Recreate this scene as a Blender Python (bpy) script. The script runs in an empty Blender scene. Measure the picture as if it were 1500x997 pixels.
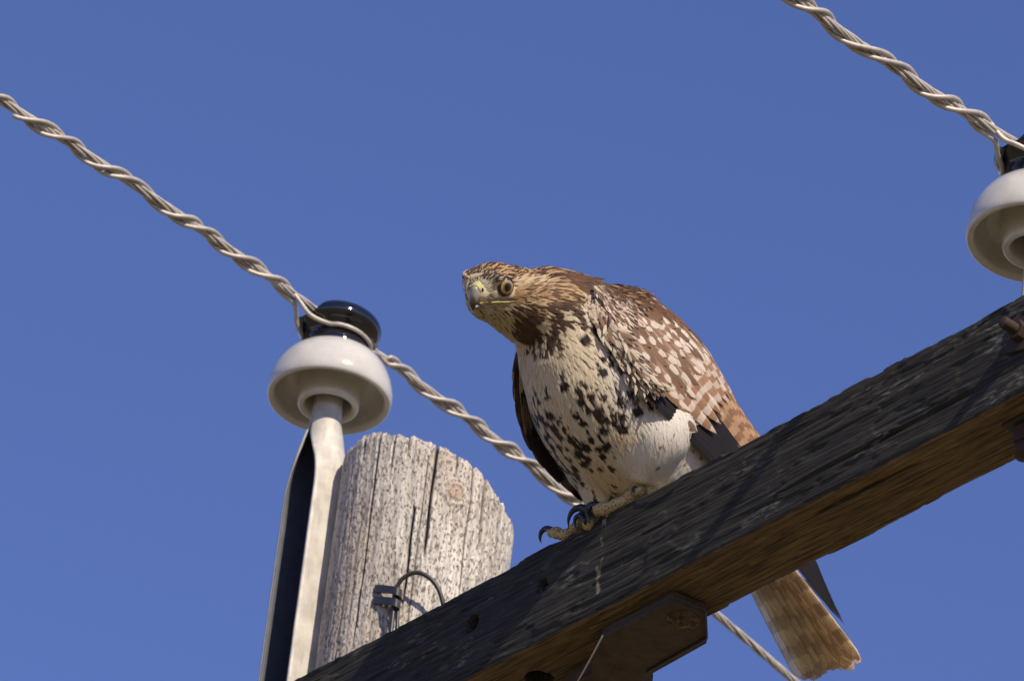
import bpy, bmesh, math, random
import numpy as np
from mathutils import Vector, Matrix
from mathutils.bvhtree import BVHTree
random.seed(7); RNG = np.random.default_rng(7)
scene = bpy.context.scene
COL = scene.collection
rad = math.radians

# ------------------------------------------------------------------ camera
ELEV, AZ, ROLL, DIST, FPX = rad(34), rad(52.5), rad(6.8), 7.0, 9800.0
ZT = 5.0                                   # top of the crossarm
P0 = np.array([0, -.0425, ZT])             # where the hawk stands
R_ = np.array([math.cos(AZ), math.sin(AZ), 0]); F_ = np.array([-math.sin(AZ), math.cos(AZ), 0]); Z_ = np.array([0, 0, 1.])
V_ = math.cos(ELEV)*F_ + math.sin(ELEV)*Z_; U_ = np.cross(R_, V_)
CR = math.cos(ROLL)*R_ + math.sin(ROLL)*U_; CU = -math.sin(ROLL)*R_ + math.cos(ROLL)*U_
_d = V_ + (905-750)/FPX*CR - (743-498.5)/FPX*CU
CAM = P0 - _d*DIST
def at(x, y, axis, val):                   # photograph pixel -> point on a world plane
    d = V_ + (x-750)/FPX*CR - (y-498.5)/FPX*CU
    return CAM + d*((val-CAM[axis])/d[axis])
cam = bpy.data.objects.new('camera', bpy.data.cameras.new('camera')); COL.objects.link(cam)
cam.matrix_world = Matrix(((CR[0], CU[0], -V_[0], CAM[0]), (CR[1], CU[1], -V_[1], CAM[1]), (CR[2], CU[2], -V_[2], CAM[2]), (0, 0, 0, 1)))
cam.data.sensor_width = 36; cam.data.lens = FPX/1500*36
cam.data.clip_start = .1; cam.data.clip_end = 20000
cam.data.dof.use_dof = True; cam.data.dof.focus_distance = 6.95; cam.data.dof.aperture_fstop = 14
scene.camera = cam

# ------------------------------------------------------------------ sky, sun, exposure
SUN_EL, SUN_AZ = 34, -12.0                   # azimuth counted from +X towards +Y
w = bpy.data.worlds.new("World"); scene.world = w; w.use_nodes = True
nt = w.node_tree; bg = nt.nodes['Background']
sky = nt.nodes.new('ShaderNodeTexSky'); sky.sky_type = 'NISHITA'; sky.sun_disc = False
sky.sun_elevation = rad(SUN_EL); sky.sun_rotation = rad(90-SUN_AZ)
sky.air_density = 1.0; sky.dust_density = .1; sky.ozone_density = 9.0; sky.altitude = 300
tint = nt.nodes.new('ShaderNodeMix'); tint.data_type = 'RGBA'; tint.blend_type = 'MULTIPLY'; tint.inputs[0].default_value = 1; tint.inputs[7].default_value = (1.2, .885, 1.0, 1)
nt.links.new(sky.outputs[0], tint.inputs[6]); nt.links.new(tint.outputs[2], bg.inputs[0]); bg.inputs[1].default_value = .15
sun = bpy.data.objects.new('sun', bpy.data.lights.new('sun', 'SUN')); COL.objects.link(sun)
sun.data.energy = 5.0; sun.data.angle = rad(.5); sun.data.color = (1, .87, .70)
sd = Vector((math.cos(rad(SUN_EL))*math.cos(rad(SUN_AZ)), math.cos(rad(SUN_EL))*math.sin(rad(SUN_AZ)), math.sin(rad(SUN_EL))))
sun.rotation_euler = sd.to_track_quat('Z', 'Y').to_euler(); sun.location = (6, 0, 12)
scene.view_settings.view_transform = 'Standard'; scene.view_settings.look = 'None'
scene.view_settings.exposure = 0; scene.view_settings.gamma = 1
scene.render.engine = 'CYCLES'; scene.cycles.transparent_max_bounces = 16

# ------------------------------------------------------------------ helpers
def link(o, parent=None):
    COL.objects.link(o)
    if parent: o.parent = parent
    return o
def empty(name, loc, label=None, cat=None, group=None):
    o = bpy.data.objects.new(name, None); COL.objects.link(o); o.location = loc; o.empty_display_size = .05
    if label: o['label'] = label; o['category'] = cat
    if group: o['group'] = group
    return o
def mesh_obj(name, V, F, mat, parent=None, smooth=True, attrs=None):
    me = bpy.data.meshes.new(name)
    V = np.asarray(V, dtype=np.float32)
    if isinstance(F, np.ndarray):
        k = F.shape[1]; n = len(F)
        me.vertices.add(len(V)); me.vertices.foreach_set('co', V.ravel())
        me.loops.add(n*k); me.loops.foreach_set('vertex_index', F.astype(np.int32).ravel())
        me.polygons.add(n); me.polygons.foreach_set('loop_start', np.arange(0, n*k, k, dtype=np.int32))
        me.polygons.foreach_set('loop_total', np.full(n, k, dtype=np.int32))
        me.update(calc_edges=True)
    else:
        me.from_pydata([tuple(map(float, v)) for v in V], [], F)
    me.validate()
    if smooth: me.polygons.foreach_set('use_smooth', [True]*len(me.polygons))
    if attrs:
        for k_, a in attrs.items():
            A = me.attributes.new(k_, 'FLOAT_VECTOR', 'POINT'); A.data.foreach_set('vector', np.asarray(a, dtype=np.float32).ravel())
    if mat: me.materials.append(mat)
    return link(bpy.data.objects.new(name, me), parent)
def merge(parts):
    Vs, Fs, n = [], [], 0
    for V, F in parts:
        Vs += list(map(tuple, V)); Fs += [tuple(int(i)+n for i in f) for f in F]; n += len(V)
    return Vs, Fs
def frames(P):                             # parallel transport
    P = np.asarray(P, float); T = np.gradient(P, axis=0); T /= np.linalg.norm(T, axis=1)[:, None]
    a = np.array([0, 0, 1.]) if abs(T[0][2]) < .9 else np.array([1., 0, 0])
    N = [np.cross(T[0], a)]; N[0] /= np.linalg.norm(N[0])
    for i in range(1, len(P)):
        n = N[-1] - T[i]*(N[-1]@T[i]); N.append(n/np.linalg.norm(n))
    N = np.array(N); return T, N, np.cross(T, N)
def tube(P, r, n=10, caps=True, flat=1.0):
    P = np.asarray(P, float); T, N, B = frames(P); r = np.broadcast_to(np.asarray(r, float), (len(P),))
    a = np.linspace(0, 2*np.pi, n, endpoint=False)
    V = (P[:, None] + r[:, None, None]*(np.cos(a)[None, :, None]*N[:, None] + flat*np.sin(a)[None, :, None]*B[:, None])).reshape(-1, 3)
    F = [(i*n+j, i*n+(j+1) % n, (i+1)*n+(j+1) % n, (i+1)*n+j) for i in range(len(P)-1) for j in range(n)]
    if caps: F += [tuple(range(n))[::-1], tuple(range((len(P)-1)*n, len(P)*n))]
    return V, F
def lathe(prof, n=64, cap=False):
    a = np.linspace(0, 2*np.pi, n, endpoint=False)
    V = np.array([[r*math.cos(t), r*math.sin(t), z] for r, z in prof for t in a]); m = len(prof)
    F = [(i*n+j, i*n+(j+1) % n, (i+1)*n+(j+1) % n, (i+1)*n+j) for i in range(m-1) for j in range(n)]
    return V, F
def spline(pts, m):                        # Catmull-Rom through points, m samples
    P = np.asarray(pts, float); P = np.vstack([2*P[0]-P[1], P, 2*P[-1]-P[-2]]); k = len(P)-3
    out = []
    for s in np.linspace(0, k-1e-9, m):
        i = int(s); t = s-i; a, b, c, d = P[i:i+4]
        out.append(.5*((2*b)+(-a+c)*t+(2*a-5*b+4*c-d)*t*t+(-a+3*b-3*c+d)*t**3))
    return np.array(out)
def prism(poly, z0, z1):
    n = len(poly); V = [(x, y, z0) for x, y in poly]+[(x, y, z1) for x, y in poly]
    F = [tuple(range(n))[::-1], tuple(range(n, 2*n))]+[(i, (i+1) % n, n+(i+1) % n, n+i) for i in range(n)]
    return V, F
def bevel(o, wd, seg=2):
    m = o.modifiers.new('bevel', 'BEVEL'); m.width = wd; m.segments = seg; m.limit_method = 'ANGLE'; m.angle_limit = rad(35)
def _h(ix, iy, s):
    n = (ix.astype(np.int64)*374761393 + iy.astype(np.int64)*668265263 + s*2147483647) & 0xffffffff
    n = ((n ^ (n >> 13))*1274126177) & 0xffffffff
    return ((n ^ (n >> 16)) & 0xffff)/65535.
def vn(x, y, s=0):
    x = np.asarray(x, float); y = np.asarray(y, float); x, y = np.broadcast_arrays(x, y)
    ix, iy = np.floor(x).astype(np.int64), np.floor(y).astype(np.int64); fx, fy = x-ix, y-iy
    fx = fx*fx*(3-2*fx); fy = fy*fy*(3-2*fy)
    return (_h(ix, iy, s)*(1-fx)+_h(ix+1, iy, s)*fx)*(1-fy)+(_h(ix, iy+1, s)*(1-fx)+_h(ix+1, iy+1, s)*fx)*fy
def fbm(x, y, s=0, o=3):
    return sum(vn(x*2**k, y*2**k, s+k)*.5**k for k in range(o))/(2-.5**(o-1))
def sm(a, b, x): t = np.clip((x-a)/(b-a), 0, 1); return t*t*(3-2*t)

# ------------------------------------------------------------------ materials
class NT:
    def __init__(s, name):
        s.m = bpy.data.materials.new(name); s.m.use_nodes = True; s.t = s.m.node_tree
        s.b = s.t.nodes['Principled BSDF']; s.out = s.t.nodes['Material Output']
    def n(s, typ, **kw):
        nd = s.t.nodes.new('ShaderNode'+typ)
        for k, v in kw.items(): setattr(nd, k, v)
        return nd
    def put(s, sock, v):
        if isinstance(v, bpy.types.NodeSocket): s.t.links.new(v, sock)
        elif isinstance(v, (tuple, list)) and len(v) == 3 and sock.type == 'RGBA': sock.default_value = (*v, 1)
        else: sock.default_value = v
    def math(s, op, a, b=0., c=0., clamp=False):
        nd = s.n('Math', operation=op); nd.use_clamp = clamp
        for i, v in enumerate((a, b, c)): s.put(nd.inputs[i], v)
        return nd.outputs[0]
    def mix(s, f, a, b, mode='MIX'):
        nd = s.n('Mix', data_type='RGBA', blend_type=mode)
        s.put(nd.inputs[0], f); s.put(nd.inputs[6], a); s.put(nd.inputs[7], b); return nd.outputs[2]
    def rng(s, v, a, b, c=0., d=1.):
        nd = s.n('MapRange', clamp=True); s.put(nd.inputs[0], v)
        for i, q in enumerate((a, b, c, d)): nd.inputs[i+1].default_value = q
        return nd.outputs[0]
    def noise(s, vec, scale, detail=3., rough=.55, dist=0.):
        nd = s.n('TexNoise'); s.put(nd.inputs['Vector'], vec); nd.inputs['Scale'].default_value = scale
        nd.inputs['Detail'].default_value = detail; nd.inputs['Roughness'].default_value = rough; nd.inputs['Distortion'].default_value = dist
        return nd.outputs[0]
    def obj(s): return s.n('TexCoord').outputs['Object']
    def scaled(s, vec, sc):
        nd = s.n('Mapping'); s.put(nd.inputs[0], vec); nd.inputs['Scale'].default_value = sc; return nd.outputs[0]
    def sep(s, v): nd = s.n('SeparateXYZ'); s.put(nd.inputs[0], v); return nd.outputs
    def comb(s, x, y, z): nd = s.n('CombineXYZ'); [s.put(nd.inputs[i], q) for i, q in enumerate((x, y, z))]; return nd.outputs[0]
    def bump(s, h, strength, dist, nrm=None):
        nd = s.n('Bump'); s.put(nd.inputs['Height'], h); nd.inputs['Strength'].default_value = strength; nd.inputs['Distance'].default_value = dist
        s.t.links.new(nd.outputs[0], s.b.inputs['Normal'])
    def set(s, **kw):
        for k, v in kw.items(): s.put(s.b.inputs[k.replace('_', ' ')], v)

def mat_simple(name, col, rough=.6, metal=0., bump=0., scale=200, var=.25, spec=.5):
    q = NT(name); v = q.obj(); n = q.noise(v, scale, 4)
    dark = tuple(c*(1-var) for c in col); lite = tuple(min(1, c*(1+var)) for c in col)
    q.set(Base_Color=q.mix(n, dark, lite), Roughness=rough, Metallic=metal); q.b.inputs['Specular IOR Level'].default_value = spec
    if bump: q.bump(n, bump, .001)
    return q.m

def mat_pole():
    q = NT('weathered_pole_wood'); v = q.obj()
    g = q.noise(q.scaled(v, (1, 1, .07)), 260, 4, .6)
    g2 = q.noise(q.scaled(v, (1, 1, .3)), 420, 3, .6)
    big = q.noise(q.scaled(v, (1, 1, .35)), 14, 3)
    pit = q.n('Attribute', attribute_name='relief').outputs['Vector']; px, py, pz = q.sep(pit)
    c = q.mix(q.rng(g, .3, .7), (.37, .34, .285), (.78, .72, .62))
    c = q.mix(q.rng(big, .4, .68), c, (.46, .39, .31))
    fp = q.noise(q.scaled(v, (1, 1, .42)), 400, 2, .5, .6); fm = q.rng(fp, .56, .63)
    c = q.mix(q.math('MULTIPLY', fm, .75), c, (.10, .088, .085))
    c = q.mix(q.math('MULTIPLY', q.rng(px, .05, .7), .85), c, (.07, .06, .06))
    c = q.mix(py, c, (.36, .22, .13))
    q.set(Base_Color=c, Roughness=.85); q.b.inputs['Specular IOR Level'].default_value = .2
    q.bump(q.math('SUBTRACT', q.math('ADD', g, q.math('MULTIPLY', g2, .8)), q.math('MULTIPLY', fm, .9)), .85, .0014)
    return q.m
def mat_arm():
    q = NT('weathered_crossarm_wood'); v = q.obj(); x, y, z = q.sep(v)
    nz = q.sep(q.n('NewGeometry').outputs['Normal'])[2]
    g = q.noise(q.scaled(v, (.04, 1, 1)), 400, 5, .65)
    g2 = q.noise(q.scaled(v, (.03, 1, 1)), 90, 3, .6)
    blot = q.noise(q.scaled(v, (.5, 1, 1)), 22, 4, .6)
    fleck = q.noise(q.scaled(v, (.22, 1, 1)), 260, 2, .6)
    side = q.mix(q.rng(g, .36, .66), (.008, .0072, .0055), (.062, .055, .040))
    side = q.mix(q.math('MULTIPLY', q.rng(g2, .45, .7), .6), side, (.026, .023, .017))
    m = q.math('MULTIPLY', q.rng(blot, .52, .66), q.rng(fleck, .52, .62))
    side = q.mix(q.math('MULTIPLY', m, .8), side, (.19, .185, .15))
    # bird dropping streak
    sx = q.math('ABSOLUTE', q.math('ADD', q.math('SUBTRACT', x, STREAK[0]), q.math('MULTIPLY', q.math('SUBTRACT', q.noise(v, 60, 2), .5), .008)))
    st = q.math('MULTIPLY', q.rng(sx, .0015, .0045, 1, 0), q.rng(q.noise(q.scaled(v, (1, 1, .4)), 130, 3), .44, .56))
    st = q.math('MULTIPLY', st, q.math('MULTIPLY', q.math('LESS_THAN', z, -.004), q.math('GREATER_THAN', z, -.098)))
    side = q.mix(q.math('MULTIPLY', st, .8), side, (.30, .27, .16))
    isbot = q.math('MULTIPLY', q.rng(nz, -.85, -.5, 1, 0), q.math('LESS_THAN', z, -AH+.010))
    bot = q.mix(q.rng(g, .36, .66), (.040, .028, .014), (.22, .150, .070))
    bot = q.mix(q.math('MULTIPLY', q.rng(blot, .45, .7), .5), bot, (.075, .052, .028))
    q.set(Base_Color=q.mix(isbot, side, bot), Roughness=.8); q.b.inputs['Specular IOR Level'].default_value = .25
    q.bump(q.math('ADD', g, q.math('MULTIPLY', g2, .8)), .9, .0012)
    return q.m
def mat_porcelain(name, col, rough, dirt=.38):
    q = NT(name); v = q.obj(); n = q.noise(v, 40, 4); n2 = q.noise(v, 600, 2)
    drip = q.noise(q.scaled(v, (1, 1, .12)), 110, 3)
    c = q.mix(q.math('MULTIPLY', q.math('MAXIMUM', q.rng(n, .4, .75), q.rng(drip, .55, .75)), dirt), col, tuple(k*.55 for k in col))
    c = q.mix(q.rng(n2, .68, .74, 0, .35), c, tuple(k*.4 for k in col))
    q.set(Base_Color=c, Roughness=rough, IOR=1.5); q.bump(n, .05, .001)
    q.b.inputs['Coat Weight'].default_value = .6; q.b.inputs['Coat Roughness'].default_value = .08
    return q.m
def mat_galv():
    q = NT('galvanised_steel'); v = q.obj()
    n = q.noise(v, 45, 5, .6); n2 = q.noise(q.scaled(v, (1, 1, .2)), 160, 4)
    c = q.mix(q.rng(n, .35, .7), (.44, .415, .36), (.60, .57, .50))
    c = q.mix(q.rng(n2, .55, .8, 0, .6), c, (.34, .30, .25))
    q.set(Base_Color=c, Metallic=.25, Roughness=q.rng(n2, .3, .7, .55, .75)); q.bump(n2, .15, .001)
    return q.m
def mat_alu():
    q = NT('aluminium_wire'); v = q.obj()
    n = q.noise(v, 120, 4)
    q.set(Base_Color=q.mix(n, (.27, .24, .205), (.64, .59, .51)), Metallic=.25, Roughness=.5); q.bump(q.noise(v, 700, 3), .25, .0005)
    return q.m
def mat_feather(trans=.24, name='feathers'):
    q = NT(name)
    u, v, s = q.sep(q.n('Attribute', attribute_name='fuv').outputs['Vector'])
    ca = q.n('Attribute', attribute_name='ca').outputs['Vector']; cb = q.n('Attribute', attribute_name='cb').outputs['Vector']; cc = q.n('Attribute', attribute_name='cc').outputs['Vector']
    spot, edge, bar = q.sep(q.n('Attribute', attribute_name='par').outputs['Vector'])
    au = q.math('ABSOLUTE', u)
    obl = q.math('SUBTRACT', v, q.math('MULTIPLY', au, .3))
    barb = q.noise(q.comb(q.math('MULTIPLY', obl, 34.), q.math('MULTIPLY', u, 1.6), s), 1., 3, .7)
    wob = q.noise(q.comb(q.math('MULTIPLY', u, 1.6), q.math('MULTIPLY', v, 3.), s), 1., 2, .6)
    wobc = q.math('SUBTRACT', wob, .5)
    base = ca
    # spot at the feather's end
    dv = q.math('DIVIDE', q.math('SUBTRACT', v, .80), .17)
    du = q.math('DIVIDE', u, .70)
    d = q.math('SQRT', q.math('ADD', q.math('MULTIPLY', dv, dv), q.math('MULTIPLY', du, du)))
    d = q.math('ADD', d, q.math('MULTIPLY', wobc, 1.9)); d = q.math('ADD', d, q.math('MULTIPLY', q.math('SUBTRACT', barb, .5), .35))
    msk = q.rng(q.math('SUBTRACT', q.math('MULTIPLY', spot, 1.25), d), -.02, .1)
    msk = q.math('MULTIPLY', msk, q.math('GREATER_THAN', spot, .02))
    # shaft streak for spotted feathers
    shaft = q.math('MULTIPLY', q.rng(au, .05, .12, 1, 0), q.math('MULTIPLY', q.rng(spot, .1, .6, 0, .75), q.rng(v, .2, .5)))
    col = q.mix(q.math('MAXIMUM', msk, shaft), base, cb)
    # bars
    hi = q.math('GREATER_THAN', bar, 1.); amt = q.math('SUBTRACT', bar, hi)
    bv = q.math('SINE', q.math('MULTIPLY', q.math('ADD', q.math('ADD', v, q.math('MULTIPLY', s, .37)), q.math('MULTIPLY', wobc, .05)), q.math('ADD', 36., q.math('MULTIPLY', hi, 34.))))
    bm = q.math('MULTIPLY', q.rng(bv, -.1, .35), amt)
    col = q.mix(bm, col, cb)
    # pale edge
    e = q.math('MAXIMUM', q.math('POWER', au, 2.), q.math('POWER', v, 7.)); e = q.math('ADD', e, q.math('MULTIPLY', wobc, .25))
    col = q.mix(q.math('MULTIPLY', q.rng(e, .74, .90), edge), col, cc)
    col = q.mix(1., col, q.comb(*[q.rng(barb, .25, .75, .66, 1.22)]*3), 'MULTIPLY')
    sh = q.math('MULTIPLY', q.rng(au, .02, .07, 1, 0), .35)
    col = q.mix(sh, col, tuple((.5, .42, .3)), 'MULTIPLY')
    q.set(Base_Color=col, Roughness=.62); q.b.inputs['Specular IOR Level'].default_value = .3
    q.b.inputs['Sheen Weight'].default_value = .08; q.b.inputs['Sheen Roughness'].default_value = .5
    q.bump(barb, .5, .0008)
    tr = q.n('BsdfTranslucent'); q.t.links.new(col, tr.inputs[0])
    mx = q.n('MixShader'); mx.inputs[0].default_value = trans
    q.t.links.new(q.b.outputs[0], mx.inputs[1]); q.t.links.new(tr.outputs[0], mx.inputs[2])
    # barbs end unevenly at the vane's outline
    rim = q.math('MAXIMUM', q.math('POWER', au, 3.), q.math('POWER', v, 5.))
    k_ = .30 if 'tail' in name else 0.
    al = q.rng(q.math('ADD', rim, q.math('MULTIPLY', q.math('SUBTRACT', barb, .5), 1.5-2*k_)), .78+k_, 1.02+k_, 0, 1)
    tp = q.n('BsdfTransparent'); m2 = q.n('MixShader'); q.put(m2.inputs[0], al)
    q.t.links.new(mx.outputs[0], m2.inputs[1]); q.t.links.new(tp.outputs[0], m2.inputs[2]); q.t.links.new(m2.outputs[0], q.out.inputs[0])
    return q.m

# ------------------------------------------------------------------ ground
gm = NT('dry_grass_ground'); gv = gm.obj()
gm.set(Base_Color=gm.mix(gm.noise(gv, .6, 6), (.15, .12, .06), (.26, .21, .12)), Roughness=.95)
gr = mesh_obj('ground', [(-9000, -9000, 0), (9000, -9000, 0), (9000, 9000, 0), (-9000, 9000, 0)], [(0, 1, 2, 3)], gm.m, smooth=False)
gr.location = (0, 0, CAM[2]-1.6); gr['kind'] = 'structure'
GZ = CAM[2]-1.6

# ------------------------------------------------------------------ crossarm
AH, AW = .12, .081
STREAK = at(882, 800, 1, -AW/2)
def build_arm():
    X = np.concatenate([np.linspace(-1.80, -1.05, 40, endpoint=False), np.arange(-1.05, .70, .0021)])
    rr = .004; seg = []
    # perimeter: front (y=-AW/2) from top to bottom, bottom, back, top; each sample: y, z, ny, nz, s, face
    def side(p, q_, n, k, face):
        for i in range(k): t = i/k; seg.append((p[0]+(q_[0]-p[0])*t, p[1]+(q_[1]-p[1])*t, n[0], n[1], face))
    def corner(c, a0, k=5):
        for i in range(k):
            a = a0 + (i/k)*math.pi/2; seg.append((c[0]+rr*math.cos(a), c[1]+rr*math.sin(a), math.cos(a), math.sin(a), 4))
    y0, y1, z0, z1 = -AW/2, AW/2, -AH, 0
    side((y0, z1-rr), (y0, z0+rr), (-1, 0), 105, 0); corner((y0+rr, z0+rr), math.pi)
    side((y0+rr, z0), (y1-rr, z0), (0, -1), 70, 1); corner((y1-rr, z0+rr), 1.5*math.pi)
    side((y1, z0+rr), (y1, z1-rr), (1, 0), 30, 2); corner((y1-rr, z1-rr), 0)
    side((y1-rr, z1), (y0+rr, z1), (0, 1), 30, 3); corner((y0+rr, z1-rr), math.pi/2)
    S = np.array(seg); n = len(S)
    dl = np.hypot(*(np.diff(np.vstack([S[:, :2], S[:1, :2]]), axis=0).T)); s = np.concatenate([[0], np.cumsum(dl)[:-1]])
    XX, SS = np.meshgrid(X, s, indexing='ij')
    wav = .012*fbm(XX*2.2, SS*9, 5)
    d = .0014*fbm(XX/.11, (SS+wav)/.0042, 11, 2) + .0016*fbm(XX/.3, (SS+wav)/.014, 12, 2)
    d += .0006*vn(XX/.02, SS/.002, 13)
    ck = vn(XX/.35, (SS+wav)/.010, 17); d -= .0045*sm(.80, .93, ck)*sm(.35, .6, vn(XX/.12, SS/.03, 18))
    # flaked patches low on the front face
    fl = fbm(XX/.07, SS/.022, 31, 3); d += .0012*sm(.55, .6, fl)
    # end splits, holes
    for (hx, hy, r) in ((692, 913, .0085), (795, 858, .0068), (1003, 905, .0)):
        if r == 0: continue
        p = at(hx, hy, 1, -AW/2); hs = (p[2]-ZT+rr)*-1
        q = np.hypot(XX-p[0], (SS-hs)*(.8))
        d -= .028*sm(r*1.12, r*.8, q)
    p = at(790, 992, 2, ZT-AH); hs = s[105+5] + (p[1]+AW/2-rr)
    d -= .03*sm(.016, .011, np.hypot(XX-p[0], SS-hs))
    chip = (S[None, :, 4] == 4)*(.0010*sm(.55, .85, vn(XX/.03, SS/.02, 81))+.0008*sm(.6, .8, vn(XX/.009, SS/.01, 82))); d -= chip
    wob = .0012*(vn(XX/.5, 0*XX, 3)-.5)
    Vy = S[None, :, 0]+S[None, :, 2]*(d-.0015)+wob*0; Vz = S[None, :, 1]+S[None, :, 3]*(d-.0015)+wob
    m = len(X); V = np.stack([XX, Vy, Vz], -1).reshape(-1, 3)
    i, j = np.meshgrid(np.arange(m-1), np.arange(n), indexing='ij')
    F = np.stack([i*n+j, i*n+(j+1) % n, (i+1)*n+(j+1) % n, (i+1)*n+j], -1).reshape(-1, 4)
    # end caps
    c0, c1 = len(V), len(V)+1
    V = np.vstack([V, [[X[0], 0, -AH/2], [X[-1], 0, -AH/2]]])
    e = np.arange(n); F0 = np.stack([np.full(n, c0), (e+1) % n, e, e], -1); F1 = np.stack([np.full(n, c1), (m-1)*n+e, (m-1)*n+(e+1) % n, (m-1)*n+(e+1) % n], -1)
    o = mesh_obj('crossarm', V, F[:, ::-1], mat_arm())
    # caps as a bmesh fan
    bm = bmesh.new(); bm.from_mesh(o.data); bm.verts.ensure_lookup_table()
    for c, off in ((c0, 0), (c1, (m-1)*n)):
        for k in range(n):
            try: f = bm.faces.new((bm.verts[c], bm.verts[off+k], bm.verts[off+(k+1) % n]))
            except ValueError: pass
    bmesh.ops.recalc_face_normals(bm, faces=bm.faces); bm.to_mesh(o.data); bm.free()
    o.data.polygons.foreach_set('use_smooth', [True]*len(o.data.polygons))
    o.location = (0, 0, ZT)
    o['label'] = 'dark weathered wooden crossarm running from lower left to upper right under the hawk'; o['category'] = 'crossarm'
    return o
arm = build_arm()

# ------------------------------------------------------------------ pole
PR = .103
PC = at(629, 720, 1, AW/2+PR+.012); PX, PY = PC[0], PC[1]
def build_pole():
    n = 520; th = np.linspace(0, 2*np.pi, n, endpoint=False)
    rt = np.cos(th)*R_[0] + np.sin(th)*R_[1]            # component to camera right, -1..1
    fr = -(np.cos(th)*F_[0] + np.sin(th)*F_[1])          # towards the camera
    fine = np.linspace(0, 1, 400)**1.0
    depth = .46
    cam_a = math.atan2(-F_[1], -F_[0])
    dth = (th-cam_a+np.pi) % (2*np.pi)-np.pi              # 0 faces the camera, + to the left or right
    arc = dth*PR
    top = POLE_TOP - .028*rt - .022*sm(.3, 1, rt)
    jag = .007*(np.floor(vn(arc/.023+50, 0*arc, 41)*4)/4) + .0035*vn(arc/.005+90, 0*arc, 42)**2*1.5 + .0015*vn(arc/.0016+90, 0*arc, 43)
    top = top + jag - .004*sm(-.4, -1, rt)
    rows = []
    TT, KK = np.meshgrid(np.arange(n), fine, indexing='ij')
    zz = top[:, None]-depth*KK
    A = np.broadcast_to(arc[:, None], zz.shape)
    A2 = A + .004*(fbm(zz/.12, A/.05, 51)-.5)
    g = fbm(A2/.0052+40, zz/.075, 52, 3)
    g2 = vn(A2/.0026+70, zz/.012, 53)
    g3 = vn(A2/.0024+20, zz/.0040, 54)
    pit = sm(.52, .74, g3*.62+g2*.38+.22*(fbm(A/.03+9, zz/.05, 55)-.5))
    grain = sm(.45, .25, g)
    d = .0012*(g-.5) - .0006*pit - .0004*grain + .0024*(fbm(A/.025+30, zz/.2, 56)-.5)
    rel = np.clip(pit*.26+grain*.2, 0, 1)
    # drying cracks: (camera-right fraction, top depth, bottom depth, width, depth)
    for (f_, z0, z1, wd, dp, sd_) in ((-.77, -.02, .05, .0022, .006, 1), (-.61, -.02, .30, .0016, .004, 2), (.035, -.02, .17, .0022, .010, 3),
                                 (-.13, .09, .24, .0020, .008, 4), (.62, -.02, .11, .0026, .010, 5), (.82, -.02, .13, .0032, .012, 6),
                                 (-.45, -.02, .07, .0014, .004, 7), (.28, -.02, .05, .0014, .004, 8), (-.28, -.02, .04, .0016, .005, 9),
                                 (.47, -.01, .2, .0011, .003, 10), (-.05, .02, .3, .0010, .002, 11), (.93, -.02, .06, .002, .006, 12)):
        c = math.asin(f_)*PR*CSIGN
        dzt = top[:, None]-zz
        q = np.abs(A - c - .002*(vn(zz/.05, 0*zz, 60+sd_)-.5))
        k = sm(wd*(1.0), wd*.3, q)*sm(z1, z1-.05, dzt)*sm(z0-.001, z0+.001, dzt)
        d -= dp*k; rel = np.maximum(rel, k)
    # knot
    kc = math.asin(.30)*PR*CSIGN; kz = KNOT_Z
    q = np.hypot(A-kc, (zz-kz)*.95)*(1+.25*(vn(A/.01, zz/.01, 71)-.5)); kk = sm(.021, .014, q)
    d = d*(1-kk)+kk*(.0011*np.sin(q/.0026*2+2*vn(A/.006, zz/.006, 73))+.0012 - .004*sm(.003, 0, q)+.0014*(g3-.5)); rel = rel*(1-.8*kk)
    knot = sm(.016, .004, q)*.6*(.4+.9*vn(A/.003, zz/.003, 74))
    r = PR*(1+.006*np.sin(3*th[:, None]+1))+d-.006*sm(.012, 0, top[:, None]-zz)**2*.4
    V = np.stack([np.cos(th)[:, None]*r, np.sin(th)[:, None]*r, zz], -1)
    R = np.stack([rel, knot, 0*rel], -1)
    # coarse lower shaft
    zl = np.linspace(0, 1, 14)[1:]; zb = zz[:, -1][:, None]*(1-zl)+GZ*zl
    rl = (PR*(1+.006*np.sin(3*th[:, None]+1))) + .018*zl
    V2 = np.stack([np.cos(th)[:, None]*rl, np.sin(th)[:, None]*rl, zb], -1)
    V = np.concatenate([V, V2], 1); R = np.concatenate([R, np.zeros_like(V2)+[.2, 0, 0]], 1)
    # cap rings
    caps = []
    for f_ in (.9, .6, .3, .02): caps.append(np.stack([np.cos(th)*r[:, 0]*f_, np.sin(th)*r[:, 0]*f_, POLE_TOP+(V[:, 0, 2]-POLE_TOP)*f_-.003+.002*vn(th*9, 0*th+f_, 5)], -1))
    cap = np.stack(caps[::-1], 1); V = np.concatenate([cap, V], 1); R = np.concatenate([np.zeros_like(cap)+[.3, 0, 0], R], 1)
    m = V.shape[1]
    i, j = np.meshgrid(np.arange(n), np.arange(m-1), indexing='ij'); ip = (i+1) % n
    F = np.stack([i*m+j, i*m+j+1, ip*m+j+1, ip*m+j], -1).reshape(-1, 4)
    V = V.reshape(-1, 3).copy(); V[:, 2] -= GZ
    o = mesh_obj('utility_pole', V, F, mat_pole(), attrs={'relief': R.reshape(-1, 3)})
    o.location = (PX, PY, GZ)
    o['label'] = 'weathered grey wooden pole with a cracked sloping top and a knot'; o['category'] = 'pole'
    return o
_frontpt = np.array([PX, PY, 0]) - F_*PR
def zat(x, y):                             # height of a pixel on the pole's camera side
    d = V_ + (x-750)/FPX*CR - (y-498.5)/FPX*CU
    t = ((_frontpt-CAM)@F_)/(d@F_); return (CAM+d*t)[2]
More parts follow.
